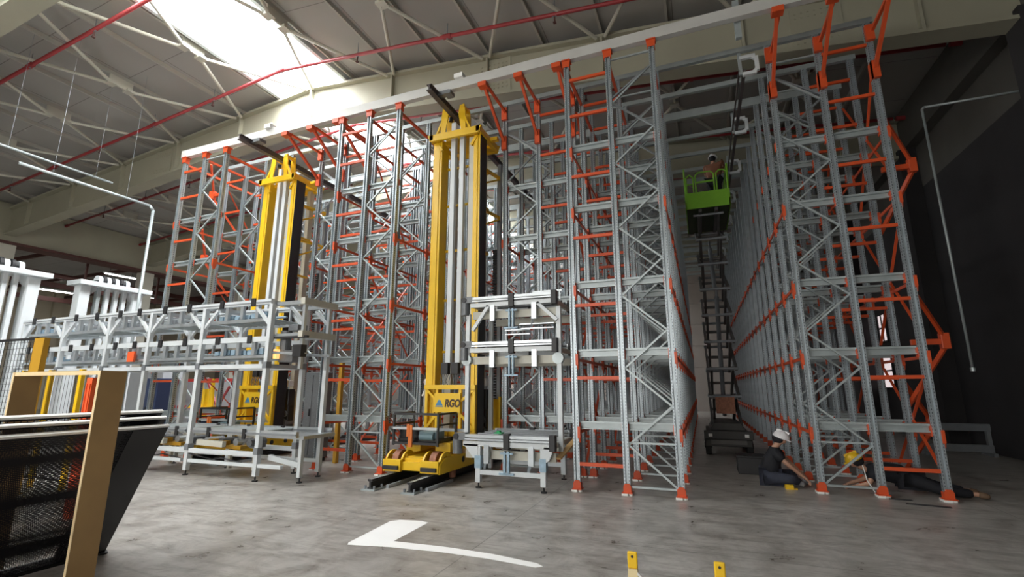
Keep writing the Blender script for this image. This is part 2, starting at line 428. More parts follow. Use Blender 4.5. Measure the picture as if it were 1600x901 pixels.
for s in (1, -1):
    L = []; z = .14; side = 0; nodes = []
    while z < 7.95:
        nodes.append((OFF[1] - .05 if side else OFF[0] + .05, z)); side ^= 1; z += .605
    for a, b in zip(nodes, nodes[1:]): L.append(brace_mesh(s, a, b).mesh('brace', 'galv_beam'))
    L.append(brace_mesh(s, (.05, .12), (.75, .12)).mesh('brace', 'galv_beam'))
    L.append(brace_mesh(s, (.05, .78), (.75, .78)).mesh('brace', 'galv_beam'))
    L.append(brace_mesh(s, (.05, 7.7), (.75, 7.7)).mesh('brace', 'galv_beam'))
    L.append(brace_mesh(s, (.05, 6.2), (.75, 6.79)).mesh('brace', 'galv_dark'))
    L.append(brace_mesh(s, (.05, 7.4), (.75, 6.9)).mesh('brace', 'galv_dark'))
    BR[s] = L
SP = {s: MB().bar((s * .85, 0, 0), (s * 1.57, 0, 0), .045, .055).mesh('spacer_bar', 'orange') for s in (1, -1)}
def proto_frame(s, front):
    f = bpy.data.objects.new('upright_frame', None); COL.objects.link(f)
    for x in OFF:
        u = inst('upright', UP_F if front else UP_M, f, (s * x, 0, 0))
        inst('base_plate', BASE, u); inst('shim', SHIM, u)
        if front: inst('top_cap', CAP, u)
    for m in BR[s]: inst('brace', m, f)
    for z in BARS:
        if front and z > 7.6: z = 7.45
        inst('spacer_bar', SP[s], f, (0, -.02, z))
    return f
def far_mesh(s):
    mb = MB()
    for x in OFF:
        X = s * x; mb.box(X - .05, X + .05, -.045, .045, 0.0, POST_TOP)
    z = .14; side = 0; prev = None
    while z < 7.95:
        p = (s * (.75 if side else .05), 0, z)
        if prev: mb.bar(prev, p, .03, .035, (0, 1, 0))
        prev = p; side ^= 1; z += .605
    a = mb.mesh('upright_frame', 'galv'); k = len(a.polygons)
    mb2 = MB()
    for z in BARS: mb2.bar((s * .85, 0, z), (s * 1.57, 0, z), .045, .055)
    for x in OFF: mb2.box(s * x - .06, s * x + .06, -.055, .055, .03, .18)
    me = bpy.data.meshes.new('upright_frame'); me.from_pydata(mb.v + mb2.v, [], mb.f + [tuple(i + len(mb.v) for i in f) for f in mb2.f])
    me.materials.append(MATS['galv']); me.materials.append(MATS['orange'])
    for i, p in enumerate(me.polygons): p.material_index = 0 if i < len(mb.f) else 1
    return me
FAR = {s: far_mesh(s) for s in (1, -1)}
ROWS = [(-11.30, -1, True, 'outermost left rack row'), (-9.24, 1, False, 'row right of the left crane'),
        (-5.87, -1, True, 'row left of the big crane'), (-3.81, 1, False, 'row behind the roller station'),
        (-0.41, -1, True, 'row left of the lift aisle'), (1.65, 1, False, 'row right of the lift aisle')]
Y0, DY, NF = 9.3, 1.05, 20
DETAIL = 6
protos = {}
# hat-section cross beam, orange connectors at the three posts
def beam_poly(): return [(.035, -.065), (-.035, -.065), (-.035, -.045), (.012, -.045), (.012, .03), (-.035, .03), (-.035, .065), (.035, .065)]
CB = {s: MB().prism(beam_poly(), 'x', -.03 if s > 0 else -1.545, 1.545 if s > 0 else .03).mesh('pallet_support', 'galv_beam') for s in (1, -1)}
CON = MB().box(-.062, .062, -.05, -.04, -.10, .06).box(-.062, -.05, -.05, .03, -.10, .06).mesh('connector', 'orange')
protoB = {}
rest = MB()
for (A, s, has_front, desc) in ROWS:
    ysf = ([8.05] if has_front else []) + [Y0 + DY * i for i in range(NF)]
    for k, y in enumerate(ysf):
        front = has_front and k == 0
        lab = 'galvanised upright frame, %s from the front in the %s' % (ORD[k], desc)
        if k < DETAIL:
            key = (s, front)
            if key not in protos: f = protos[key] = proto_frame(s, front)
            else: f = copy_tree(protos[key])
            f.location = (A, y, 0)
        else:
            f = inst('upright_frame', FAR[s], None, (A, y, 0))
        tag(f, lab, 'rack frame', 'upright frames of the pallet racking')
        for li, z in enumerate(LEV):
            if k < 8:
                if k < 5:
                    if s not in protoB:
                        c = protoB[s] = inst('pallet_support', CB[s], None)
                        for x in OFF: inst('connector', CON, c, (s * x, -.01, -.02))
                    else: c = copy_tree(protoB[s])
                else: c = inst('pallet_support', CB[s], None)
                c.location = (A, y + .082, z)
                tag(c, 'grey cross beam, %s level, %s frame from front, %s' % (ORD[li], ORD[k], desc), 'rack beam', 'cross beams of the pallet racking')
            else:
                rest.v; x0, x1 = (A - .03, A + 1.53) if s > 0 else (A - 1.53, A + .03)
                rest.box(x0, x1, y + .06, y + .13, z - .065, z + .065)
tag(rest.build('pallet_support', 'galv_beam'), 'many grey cross beams deep inside the racking behind the eighth frame', 'rack beam', None, 'stuff')
# orange longitudinal beams on the aisle side and on the inner side of each row
y_end = Y0 + DY * (NF - 1) + .06
for ri, (A, s, has_front, desc) in enumerate(ROWS):
    for li, z in enumerate(LEV):
        for side, xo in (('aisle', 0), ('inner', 1.60)):
            if side == 'aisle' and li == 4: continue
            ya = (8.05 if has_front else Y0)
            mb = MB(); X = s * xo + (-s if side == 'aisle' else s) * .052
            if side == 'inner' and ri in (1, 2, 3, 4): X = s * xo - s * .052
            mb.box(X - .012, X + .012, ya + .0, y_end, z - .135, z - .085)
            yy = ya
            for k in range(NF + 1):
                yk = ya if (k == 0) else Y0 + DY * (k if not has_front else k - 1)
                if yk > y_end: break
                mb.box(X - .022, X + .022, yk - .055, yk + .055, z - .20, z - .02)
                mb.prism([(yk - .05, z - .20), (yk + .05, z - .20), (yk + .02, z - .28), (yk - .02, z - .28)], 'x', X - .018, X + .018)
            o = mb.build('runner_rail', 'orange', None, (A, 0, 0))
            tag(o, 'long orange beam on the %s side, %s level, %s' % (side, ORD[li], desc), 'rack beam', 'orange beams running along the racking')
    # orange bracing crosses on the inner post line
    for bk in ((0, 3, 7, 12) if ri not in (2, 4) else ()):
        for (z0, z1, hn) in ((.25, 2.0, 'lowest'), (2.45, 4.6, 'middle'), (5.1, 7.6, 'top')):
            ya = Y0 + DY * bk; yb = ya + 2 * DY; X = A + s * 1.657
            mb = MB().bar((X, ya + .05, z0), (X, yb - .05, z1), .045, .012).bar((X + s * .013, yb - .05, z0), (X + s * .013, ya + .05, z1), .045, .012)
            mb.box(X - .004, X + .004, (ya + yb) / 2 - .08, (ya + yb) / 2 + .08, (z0 + z1) / 2 - .08, (z0 + z1) / 2 + .08)
            tag(mb.build('cross_brace', 'orange'), '%s orange bracing cross, bay %s from front, %s' % (hn, {0: 'nearest', 3: 'second', 7: 'third', 12: 'last'}[bk], desc), 'rack brace', 'orange bracing crosses')
# portal beam over the fronts
mb = MB().prism([(-.06, 7.9), (.06, 7.9), (.06, 7.925), (-.03, 7.925), (-.03, 8.085), (.06, 8.085), (.06, 8.11), (-.06, 8.11)], 'x', -13.05, 3.45)
mb.v = [(x, y + 8.05, z) for x, y, z in mb.v]
tag(mb.build('portal_girder', 'pale_steel'), 'long pale steel beam running across the front tops of all rack rows', 'beam')
# ties across the rows at the frame tops
for k in range(NF):
    y = Y0 + DY * k
    mb = MB().box(-13.0, 3.35, y - .04, y + .04, 8.10, 8.20)
    if k % 4 == 2: mb = MB().box(-13.0, 3.35, y - .05, y + .05, 8.10, 8.30)
    tag(mb.build('rack_top_tie', 'galv_beam'), 'grey tie across the rack tops, %s behind the pale portal beam' % ORD[k], 'beam', 'ties across the rack tops')
# orange raking struts of the set-back rows
for (A, s, hf, desc) in ROWS:
    for ni, x in enumerate(OFF):
        X = A + s * x; pn = ('aisle', 'middle', 'inner')[ni]
        if not hf:
            t = thing('raking_strut', 'orange V strut from portal beam to %s post, %s' % (pn, desc), 'strut', (X, 8.05, 7.9), 0, 'orange V struts under the portal beam')
            MB().bar((0, .0, 0), (0, 1.19, -.78), .055, .06).build('strut_leg', 'orange', t)
            MB().bar((.045, .0, 0), (.045, 1.19, -.02), .05, .055).build('strut_leg', 'orange', t)
            MB().box(-.06, .06, 1.13, 1.20, -.95, -.62).box(-.06, -.05, 1.13, 1.3, -.95, -.62).box(-.06, .07, 1.13, 1.2, -.2, .10).build('strut_shoe', 'orange', t)
            MB().box(-.09, .09, -.08, .08, -.10, .0).build('strut_head', 'orange', t)
        else:
            o = MB().bar((X, 8.12, 7.70), (X, 9.26, 7.70), .05, .06).bar((X, 9.30, 7.66), (X, 11.4, 7.66), .05, .06).build('top_stringer', 'orange')
            tag(o, 'orange stringer joining frame tops on %s posts, %s' % (pn, desc), 'strut', 'orange stringers at the frame tops')
# outriggers on the outer sides
def outrigger(X, s, y, z, lab):
    t = thing('outrigger_bracket', lab, 'bracket', (X, y, z), 0, 'orange outrigger brackets')
    MB().bar((s * .05, 0, 0), (s * .48, 0, 0), .07, .09).build('outrigger_arm', 'orange', t)
    MB().box(min(s * .44, s * .62), max(s * .44, s * .56), -.06, .06, -.12, .14).build('outrigger_head', 'orange', t, bevel=.01)
    MB().bar((s * .05, -.5, .72), (s * .5, 0, .08), .05, .06).build('outrigger_stay', 'orange', t)
    MB().bar((s * .05, .55, -1.05), (s * .5, 0, -.08), .05, .06).build('outrigger_stay', 'orange', t)
for z, n, yo in ((.98, 'lowest', 10.95), (2.38, 'middle', 9.9), (5.5, 'upper', 9.9)):
    outrigger(3.27, 1, yo, z, '%s orange bracket sticking out to the right of the right rack' % n)
for z, n in ((5.35, 'lower'), (7.35, 'upper')):
    outrigger(-12.92, -1, 9.3, z, '%s orange bracket sticking out left of the outermost left rack' % n)

# ------------------------------------------------------------ stacker cranes
def text_mesh(txt, size, extrude, m):
    cu = bpy.data.curves.new('lettering', 'FONT'); cu.body = txt; cu.size = size; cu.extrude = extrude; cu.align_x = 'LEFT'; cu.shear = .18; cu.offset = .008
    o = bpy.data.objects.new('tmp', cu); COL.objects.link(o)
    dg = bpy.context.evaluated_depsgraph_get(); me = bpy.data.meshes.new_from_object(o.evaluated_get(dg)); me.name = 'lettering'
    bpy.data.objects.remove(o); bpy.data.curves.remove(cu)
    me.materials.clear(); me.materials.append(MATS[m]); return me
def wheel(x, y, z, r, w): return MB().tube((x - w / 2, y, z), (x + w / 2, y, z), r, 24).tube((x - w / 2 - .02, y, z), (x + w / 2 + .02, y, z), r * .3, 12)
def crane():
    # local origin: aisle centre, world Y = local y + 7.45
    t = thing('stacker_crane', '', 'crane', (0, 7.45, 0))
    y = lambda v: v - 7.45
    c = MB()
    for s in (-1, 1):
        c.prism([(y(7.45), .19), (y(10.1), .19), (y(10.1), .44), (y(7.62), .44), (y(7.45), .34)], 'x', s * .56 - .02, s * .56 + .02)
        c.prism([(y(7.6), .20), (y(10.1), .20), (y(10.1), .48), (y(7.6), .48)], 'x', s * .20 - .02, s * .20 + .02)
        for yy in (7.70,):
            for q in (-.16, .16):
                c.arc((y(yy), .30), .17, .235, 0, 180, 'x', s * .38 + q - .02, s * .38 + q + .02, 12)
        c.box(s * .38 - .18, s * .38 + .18, y(7.42), y(7.50), .20, .40)
        c.arc((y(9.85), .32), .14, .22, 0, 180, 'x', s * .38 - .18, s * .38 + .18, 10)
    c.box(-.56, .56, y(7.48), y(7.56), .22, .36); c.box(-.20, .20, y(7.55), y(7.60), .24, .42)
    c.box(-.56, .56, y(8.10), y(9.7), .36, .44)
    c.box(-.18, .18, y(7.62), y(8.15), .34, .44)
    c.build('chassis', 'yellow', t, bevel=.006)
    for s in (-1, 1):
        for q in range(4): 
            MB().tube((s * .582, y(8.3 + q * .42), .34), (s * .585, y(8.3 + q * .42), .34), .055, 14).build('lightening_hole', 'black', t)
        MB().box(s * .38 - .15, s * .38 + .15, y(7.38), y(7.42), .235, .30).build('buffer', 'black', t)
        for yy in (7.70, 9.85):
            w_ = wheel(s * .38, y(yy), .355, .185, .13).build('wheel', 'rust', t, bevel=.008)
            MB().tube((s * .38 - .09, y(yy), .355), (s * .38 + .09, y(yy), .355), .06, 10).build('wheel_hub', 'motor_grey', w_)
        MB().tube((s * .50, y(8.05), .06), (s * .50, y(8.05), .19), .06, 16).build('guide_roller', 'rust', t)
    # load handling table in front of the mast
    b = MB()
    for x in (-.50, .42):
        for yy in (7.62, 8.28): b.bar((x, y(yy), .62), (x, y(yy), 1.17), .035)
        b.bar((x, y(7.62), 1.17), (x, y(8.28), 1.17), .035); b.bar((x, y(7.62), .98), (x, y(8.28), .98), .03)
    for z in (1.17, .66): b.bar((-.5, y(7.62), z), (.42, y(7.62), z), .04)
    tb = b.build('table_frame', 'black', t)
    MB().box(-.5, .42, y(7.58), y(7.66), .90, .94).build('table_rail', 'aluminium', tb)
    MB().box(-.45, .38, y(7.7), y(8.3), .66, .74).box(-.45, -.05, y(7.75), y(8.2), .74, .88).build('fork_unit', 'black_gloss', t)
    MB().box(-.02, .34, y(7.72), y(8.0), .70, .86).tube((.02, y(7.7), .78), (.30, y(7.7), .78), .07, 14).build('fork_motor', 'teal', t)
    MB().box(-.16, -.08, y(7.57), y(7.60), .60, .98).box(-.19, -.14, y(7.56), y(7.6), .78, .99).build('lashing_strap', 'strap', t)
    MB().box(-.55, .66, y(8.32), y(8.40), .82, .87).build('table_rail', 'aluminium', t)
    for x in (-.4, .22): MB().box(x, x + .3, y(7.9), y(8.5), .50, .66).build('lift_cradle', 'yellow', t)
    # mast
    for x0, x1, m in ((-.47, -.25, 'yellow'), (.54, .70, 'yellow')):
        mm = MB().box(x0, x1, y(8.60), y(8.90), .5, 7.15)
        mm.box(x0 + .05, x1 - .05, y(8.585), y(8.60), .5, 7.15)
        mm.build('mast_column', m, t, bevel=.01)
    MB().box(.70, .715, y(8.6), y(8.9), .5, 7.15).build('column_side_shade', 'black', t)  # shadowed side of the right column, put on as a black sheet
    for x0, x1 in ((-.45, -.30), (.34, .46)):
        MB().box(x0, x1, y(9.35), y(9.5), .5, 7.1).build('mast_column', 'cream_steel', t)
    for x0 in (-.06, .16):
        MB().box(x0, x0 + .11, y(8.66), y(8.76), 2.1, 7.55).build('lift_guide', 'white_steel', t, bevel=.006)
    MB().box(.40, .52, y(8.66), y(8.72), 1.7, 7.1).build('guide_strip', 'cream_steel', t)
    for z in (2.35, 3.45, 4.55, 5.6, 6.5):
        MB().box(-.26, .56, y(8.86), y(8.90), z, z + .05).build('mast_tie', 'yellow', t)
        MB().box(.50, .56, y(8.9), y(9.4), z, z + .05).build('mast_tie', 'yellow', t)
    MB().box(-.09, .07, y(8.54), y(8.66), 1.90, 2.13).box(.14, .30, y(8.54), y(8.66), 1.90, 2.13).build('chain_block', 'black', t, bevel=.01)
    cb = MB(); random.seed(3)
    for i in range(8):
        x = -.07 + i * .05; cb.path([(x, y(8.56), 1.90), (x + random.uniform(-.04, .04), y(8.53), 1.76), (x + random.uniform(-.05, .05), y(8.58), 1.60)], .008, 5)
    cb.build('hanging_cables', 'motor_grey', t)
    # name board frame on the mast front
    f = MB()
    for x in (-.38, -.14, .38, .68): f.box(x - .03, x + .03, y(8.50), y(8.56), .72, 1.66)
    for z in (.72, 1.60): f.box(-.42, .72, y(8.48), y(8.57), z, z + .09)
    f.bar((-.38, y(8.52), 1.60), (-.14, y(8.52), 1.38), .05); f.bar((.68, y(8.52), 1.60), (.40, y(8.52), 1.38), .05)
    f.bar((.68, y(8.52), .84), (.40, y(8.52), 1.12), .05); f.bar((-.38, y(8.52), .84), (-.14, y(8.52), 1.12), .05)
    for x in (-.5, -.3, -.1, .1, .3): f.box(x, x + .05, y(8.44), y(8.5), .66, .84)
    f.build('board_frame', 'yellow', t, bevel=.004)
    sg = MB().box(-.17, .41, y(8.455), y(8.48), 1.16, 1.53).build('name_board', 'yellow', t, label='yellow name board with dark lettering and a blue mark')
    tx = inst('lettering', RGO, sg, (.07, y(8.45), 1.27)); tx.rotation_euler = (R(90), 0, 0)
    MB().prism([(-.13, 1.29), (.03, 1.29), (.0, 1.34), (-.03, 1.40), (-.07, 1.40), (-.10, 1.34)], 'y', y(8.45), y(8.455)).build('logo', 'blue_logo', sg)
    MB().box(-.14, .04, y(8.449), y(8.455), 1.265, 1.28).build('logo_line', 'blue_logo', sg)
    # cable-chain drive units with pale caps either side
    for s in (-1, 1):
        X = .63 if s > 0 else -.66
        d = MB().box(X - .09, X + .09, y(9.0), y(9.2), .5, 1.55).box(X - .07, X + .11, y(8.96), y(9.16), 1.2, 1.60).build('drive_unit', 'black' if s > 0 else 'cream_steel', t, bevel=.02)
        MB().box(X - .06, X + .09, y(8.95), y(9.12), 1.66, 1.82).bar((X - .12, y(9), 1.45), (X, y(9), 1.70), .05).build('drive_cap', 'plastic_white', d, bevel=.02)
        MB().tube((X, y(8.95), .78), (X, y(9.2), .78), .10, 14).tube((X, y(8.95), 1.0), (X, y(9.15), 1.0), .08, 14).build('drive_motor', 'motor_grey', d)
    # electrical ladder post behind with yellow brackets
    MB().box(.62, .70, y(9.75), y(9.85), .5, 6.9).build('cable_post', 'galv_dark', t)
    ch = MB()
    for i in range(70): ch.box(.50, .60, y(9.76), y(9.84), .6 + i * .06, .64 + i * .06)
    ch.build('cable_chain', 'black', t)
    for z in (6.55, 5.55):
        MB().bar((.5, y(9.0), z), (.66, y(9.8), z), .07, .05).bar((.5, y(9.0), z - .45), (.66, y(9.8), z - .02), .07, .04).build('post_bracket', 'yellow', t)
    MB().box(.6, .9, y(9.5), y(9.55), .62, 1.4).box(.86, .9, y(9.3), y(9.6), .62, 1.45).build('side_guard', 'yellow', t)
    # head with overhead guide wheels
    h = MB()
    h.prism([(-.48, 7.06), (.72, 7.06), (.78, 7.22), (-.56, 7.22)], 'y', y(8.45), y(8.52))
    h.prism([(-.48, 7.06), (.72, 7.06), (.78, 7.22), (-.56, 7.22)], 'y', y(9.45), y(9.52))
    for s in (-1, 1):
        h.box(.12 + s * .58 - .05, .12 + s * .58 + .05, y(8.45), y(9.5), 7.08, 7.22)
        h.bar((.12 + s * .50, y(8.6), 7.06), (.12 + s * .36, y(8.6), 6.86), .06)
        h.bar((.12 + s * .56, y(8.48), 7.12), (.12 + s * .28, y(9.0), 7.12), .10, .08)
        h.bar((.12 + s * .55, y(9.5), 7.12), (.12 + s * .28, y(9.0), 7.12), .10, .08)
    h.box(-.24, .48, y(8.75), y(9.45), 7.16, 7.22)
    h.box(.70, .92, y(9.0), y(9.12), 7.12, 7.20)
    h.build('head_frame', 'yellow', t, bevel=.006)
    for s in (-1, 1):
        cl = MB()
        for yy in (8.58, 8.84):
            cl.prism([(.02 + s * .32, 7.2), (.02 + s * .22, 7.2), (.02 + s * .13, 7.70), (.02 + s * .16, 7.90), (.02 + s * .27, 7.92), (.02 + s * .30, 7.7)], 'y', y(yy), y(yy + .03))
        cl.box(.02 + s * .22 - .05, .02 + s * .22 + .05, y(8.57), y(8.88), 7.84, 7.89)
        cl.bar((.02 + s * .28, y(8.6), 7.6), (.02 + s * .46, y(8.6), 7.2), .045)
        k = cl.build('guide_clamp', 'yellow', t)
        MB().tube((s * .115, y(8.72), 7.63), (s * .115, y(8.72), 7.72), .05, 14).build('guide_wheel', 'black', k)
    return t
mat('blue_logo', (0.05, 0.22, 0.42), 0.4); mat('letter_dark', (0.06, 0.03, 0.01), 0.5)
RGO = text_mesh('RGO', .20, .003, 'letter_dark')
for v in RGO.vertices: v.co.x *= .78
C1 = crane(); C1.location = (-4.82, 7.45, .004)
C1['label'] = 'large yellow twin mast stacker crane with name board in the centre aisle'
C2 = copy_tree(C1); C2.location = (-10.40, 7.78, .004)
C2['label'] = 'smaller looking yellow stacker crane behind the white framework on the left'
for o in (C1, C2): o['group'] = 'yellow stacker cranes'
for X, an in ((-4.82, 'centre crane'), (-10.30, 'left crane')):
    for s, sn in ((-1, 'left'), (1, 'right')):
        x = X + s * .38
        t = thing('crane_rail', 'black steel floor rail, %s one under the %s' % (sn, an), 'rail', (x, 6.85 if X > -6 else 7.70, 0), 0, 'floor rails of the cranes')
        MB().prism([(-.05, .02), (.05, .02), (.05, .035), (.018, .045), (.018, .13), (.045, .14), (.045, .17), (-.045, .17), (-.045, .14), (-.018, .13), (-.018, .045), (-.05, .035)], 'y', 0, 23).build('rail_profile', 'black', t)
        MB().box(-.03, .03, 0.0, .7, .168, .1705).build('rail_top', 'galv_beam', t)
        MB().box(-.13, .13, -.06, .28, 0, .02).build('base_plate', 'galv_beam', t)
        MB().tube((-.09, .0, .02), (-.09, .0, .07), .02, 8).tube((.09, .0, .02), (.09, .0, .07), .02, 8).tube((.09, .2, .02), (.09, .2, .07), .02, 8).tube((-.09, .2, .02), (-.09, .2, .07), .02, 8).build('anchor_bolts', 'galv_dark', t)
        MB().box(.14, .19, .25, 1.1, 0, .05).build('side_rail', 'aluminium', t)
    t = thing('overhead_rail', 'dark overhead guide rail hung above the %s' % an, 'rail', (X - .04, 7.62, 7.80), 0, 'overhead guide rails')
    MB().prism([(-.06, -.07), (.06, -.07), (.06, -.055), (.015, -.05), (.015, .05), (.06, .055), (.06, .07), (-.06, .07), (-.06, .055), (-.015, .05), (-.015, -.05), (-.06, -.055)], 'y', 0, 22).build('rail_profile', 'dark_rail', t)
    MB().box(-.05, .28, .34, .46, .0, .10).box(.18, .34, .30, .50, -.02, .06).build('rail_clamp', 'motor_grey', t)
    for q in range(7): MB().box(-.05, .05, 1.65 + 3.15 * q, 1.72 + 3.15 * q, .07, .31).build('rail_hanger', 'galv_dark', t)

# conductor rail in the lift aisle with pale C brackets
t = thing('conductor_rail', 'dark conductor rail with pale C shaped brackets above the lift aisle', 'rail', (1.22, 9.3, 7.75))
MB().box(-.03, .03, 0, 17, -.09, -.03).box(-.10, -.07, 0, 17, -.06, -.02).build('rail_profile', 'dark_rail', t)
for k in range(7):
    yy = .02 + 2.35 * k
    cbk = MB().box(-.09, -.03, yy - .02, yy + .03, -.12, .42)
    cbk.build('rail_hanger', 'galv_beam', t)
    m_ = MB().box(-.06, .22, yy - .04, yy + .04, .20, .27).box(-.03, .22, yy - .04, yy + .04, -.16, -.09).box(.20, .27, yy - .04, yy + .04, -.10, .21)
    m_.bar((.16, yy, .235), (.235, yy, .16), .07).bar((.16, yy, -.125), (.235, yy, -.05), .07)
    m_.build('c_bracket', 'white_steel', t, bevel=.01)
o = MB().box(-.05, .05, -.04, .04, 0, .75).build('beam_hanger', 'galv_beam', None, (1.05, 8.2, 7.62))
tag(o, 'short grey hanger plate below the portal beam over the lift aisle', 'bracket')
for x, y_, z_ in ((-4.35, 8.03, 8.11), (-9.8, 8.03, 8.11)):
    o = MB().box(-.10, .10, -.10, .10, 0, .10).bar((-.05, 0, .1), (.05, 0, .16), .04).build('beam_sensor', 'plastic_white', None, (x, y_, z_))
    tag(o, 'small white device on the portal beam above the %s' % ('centre crane' if x > -6 else 'left crane'), 'device', 'small devices on the portal beam')

# ------------------------------------------------------------ roller conveyor stations
def foot(mb_parent, x, y_, name='levelling_foot'):
    return MB().tube((x, y_, .0), (x, y_, .02), .05, 12).tube((x, y_, .02), (x, y_, .09), .014, 8).build(name, 'black', mb_parent)
def deck(t, x0, x1, y0, y1, z, motors=True, knee=True, legs_z=None):
    w = x1 - x0; xm = (x0 + x1) / 2
    for yy in (y0, y1):
        MB().box(x0, x1, yy - .03, yy + .03, z - .19, z - .11).build('deck_beam', 'white_steel', t)
        MB().box(x0, x1, yy - .02 + .10, yy + .05 + .10, z - .40, z - .26).build('box_beam', 'cream_steel', t)
        r = MB().box(x0 + .04, xm - .06, yy - .05, yy + .05, z - .05, z).box(xm + .06, x1 - .04, yy - .05, yy + .05, z - .05, z).box(x0 + .04, xm - .06, yy - .055, yy + .02, z - .09, z - .065).box(xm + .06, x1 - .04, yy - .055, yy + .02, z - .09, z - .065)
        r.build('roller_rail', 'aluminium', t)
        for xx in (xm, x1 - .02): MB().box(xx - .05, xx + .05, yy - .07, yy + .05, z - .22, z + .03).build('end_block', 'black', t, bevel=.008)
    for xx in (x0 + .05, x1 - .05): MB().box(xx - .03, xx + .03, y0, y1, z - .19, z - .11).build('side_beam', 'cream_steel', t)
    rr = MB(); n = 5
    for i in range(n):
        yy = y0 + .08 + (y1 - y0 - .16) * i / (n - 1); rr.tube((x0 + .1, yy, z - .03), (x1 - .1, yy, z - .03), .025, 8)
    rr.build('rollers', 'motor_grey', t)
    for xx in (x0 + w * .27, x1 - w * .24):
        MB().box(xx - .045, xx + .045, y0 - .04, y0 + .02, z - .46, z - .16).bar((xx - .03, y0, z - .45), (xx - .10, y0 + .1, z - .62), .04).build('guide_bracket', 'aluminium', t)
    b = MB().box(xm - .11, xm + .11, y0 - .05, y0 - .02, z - .30, z - .27).box(xm - .05, xm - .02, y0 - .06, y0, z - .60, z - .25).box(xm + .02, xm + .05, y0 - .06, y0, z - .60, z - .25).box(xm - .13, xm + .13, y0 - .06, y0, z - .62, z - .59)
    b.build('lift_cylinder', 'blue_part', t)
    if motors:
        for_m = MB().tube((x0 - .13, y0 + .02, z - .33), (x0 - .13, y0 + .02, z - .09), .085, 16).tube((x0 - .13, y0 + .02, z - .09), (x0 - .13, y0 + .02, z - .03), .065, 16).box(x0 - .16, x0 + .05, y0 - .05, y0 + .08, z - .10, z + .02)
        mo = for_m.build('drive_motor', 'motor_grey', t, bevel=.004)
        MB().tube((x0 - .13, y0 - .04, z - .04), (x0 - .13, y0 - .07, z - .04), .05, 12).build('motor_cap', 'black', mo)
    if knee:
        MB().bar((x0 + .04, y0, z - .62), (x0 + .36, y0, z - .17), .06).build('knee_brace', 'white_steel', t)
        MB().bar((x1 + .02, y0, z - .50), (x1 - .34, y0, z - .17), .06).build('knee_brace', 'white_steel', t)
# right-hand station: low table plus two-deck tower
t = thing('roller_conveyor', 'white roller conveyor station right of the big crane, low table and two upper decks', 'conveyor', (-3.05, 7.65, 0))
L = lambda x: x + 3.05; Yl = lambda v: v - 7.65
deck(t, L(-3.90), L(-2.28), 0, 1.30, .86, motors=True, knee=False)
for xx in (-3.62, -2.47):
    for yy in (.02, 1.22):
        lg = MB().box(L(xx) - .045, L(xx) + .045, yy - .045, yy + .045, .09, .70).build('leg', 'white_steel', t, bevel=.006)
        foot(lg, L(xx), yy)
        if yy < .5: MB().box(L(xx) - .055, L(xx) + .055, yy - .056, yy + .05, .32, .52).build('leg_clamp', 'blue_part', lg)
MB().box(L(-3.6), L(-2.49), -.02, .05, .22, .29).box(L(-3.6), L(-2.49), 1.19, 1.26, .22, .29).build('leg_tie', 'white_steel', t)
MB().prism([(L(-3.90), .70), (L(-3.62), .70), (L(-3.62), .48), (L(-3.70), .48)], 'y', -.03, .03).prism([(L(-2.28), .70), (L(-2.45), .70), (L(-2.42), .46), (L(-2.36), .50)], 'y', -.03, .03).build('gusset', 'white_steel', t)
MB().tube((L(-3.35), .25, .87), (L(-3.35), .25, .91), .04, 12).box(L(-3.42), L(-3.28), .20, .32, .86, .88).build('status_lamp', 'emergency_green', t)
MB().bar((L(-2.25), .1, .52), (L(-2.1), .9, .80), .10, .03).build('chain_guard', 'wood', t)
tw = bpy.data.objects.new('deck_tower', None); COL.objects.link(tw); tw.parent = t; tw.location = (-.10, .35, 0); st_ = t; t = tw
L = lambda x: x + 3.15
for xx, yy, z0, z1 in ((-4.02, 0, .75, 3.0), (-2.26, 0, .60, 3.05), (-4.02, 1.05, 0.09, 3.05), (-2.26, 1.05, 0.09, 3.0)):
    p = MB().box(L(xx) - .04, L(xx) + .04, yy - .04, yy + .04, z0, z1).build('post', 'white_steel', t, bevel=.006)
    if z0 < .2: foot(p, L(xx), yy)
    if yy == 0: MB().tube((L(xx) - .02, -.05, 2.14), (L(xx) - .02, .05, 2.14), .10, 14).build('post_joint', 'galv_beam', p)
MB().box(L(-4.0), L(-2.28), .0, .05, .70, .76).build('tower_foot_beam', 'white_steel', t)
deck(t, L(-3.95), L(-2.30), -.05, 1.05, 3.30)
deck(t, L(-3.95), L(-2.30), -.05, 1.05, 2.46, knee=False)
for z in (2.62, 2.70):
    MB().bar((L(-3.4), .3, z), (L(-2.9), .3, z), .03, .02).bar((L(-3.0) , .0, z + .06), (L(-2.35), .0, z + .06), .03, .02).build('pallet_stop', 'aluminium', t)
MB().bar((L(-3.7), .6, 3.42), (L(-3.1), .6, 3.42), .035).bar((L(-2.95), .6, 3.46), (L(-2.35), .6, 3.46), .035).bar((L(-3.7), .6, 3.2), (L(-3.7), .6, 3.42), .025).bar((L(-2.4), .6, 3.2), (L(-2.4), .6, 3.46), .025).build('hand_rail', 'aluminium', t)
MB().path([(L(-4.05), -.05, 2.9), (L(-4.16), -.05, 2.75), (L(-4.10), 0, 2.55), (L(-4.12), 0, 2.45)], .012, 6).build('motor_cable', 'motor_grey', t)

for ch in list(tw.children):   # the tower belongs to the same station: hand its pieces over
    ch.parent = st_; ch.location = Vector(ch.location) + tw.location
bpy.data.objects.remove(tw)
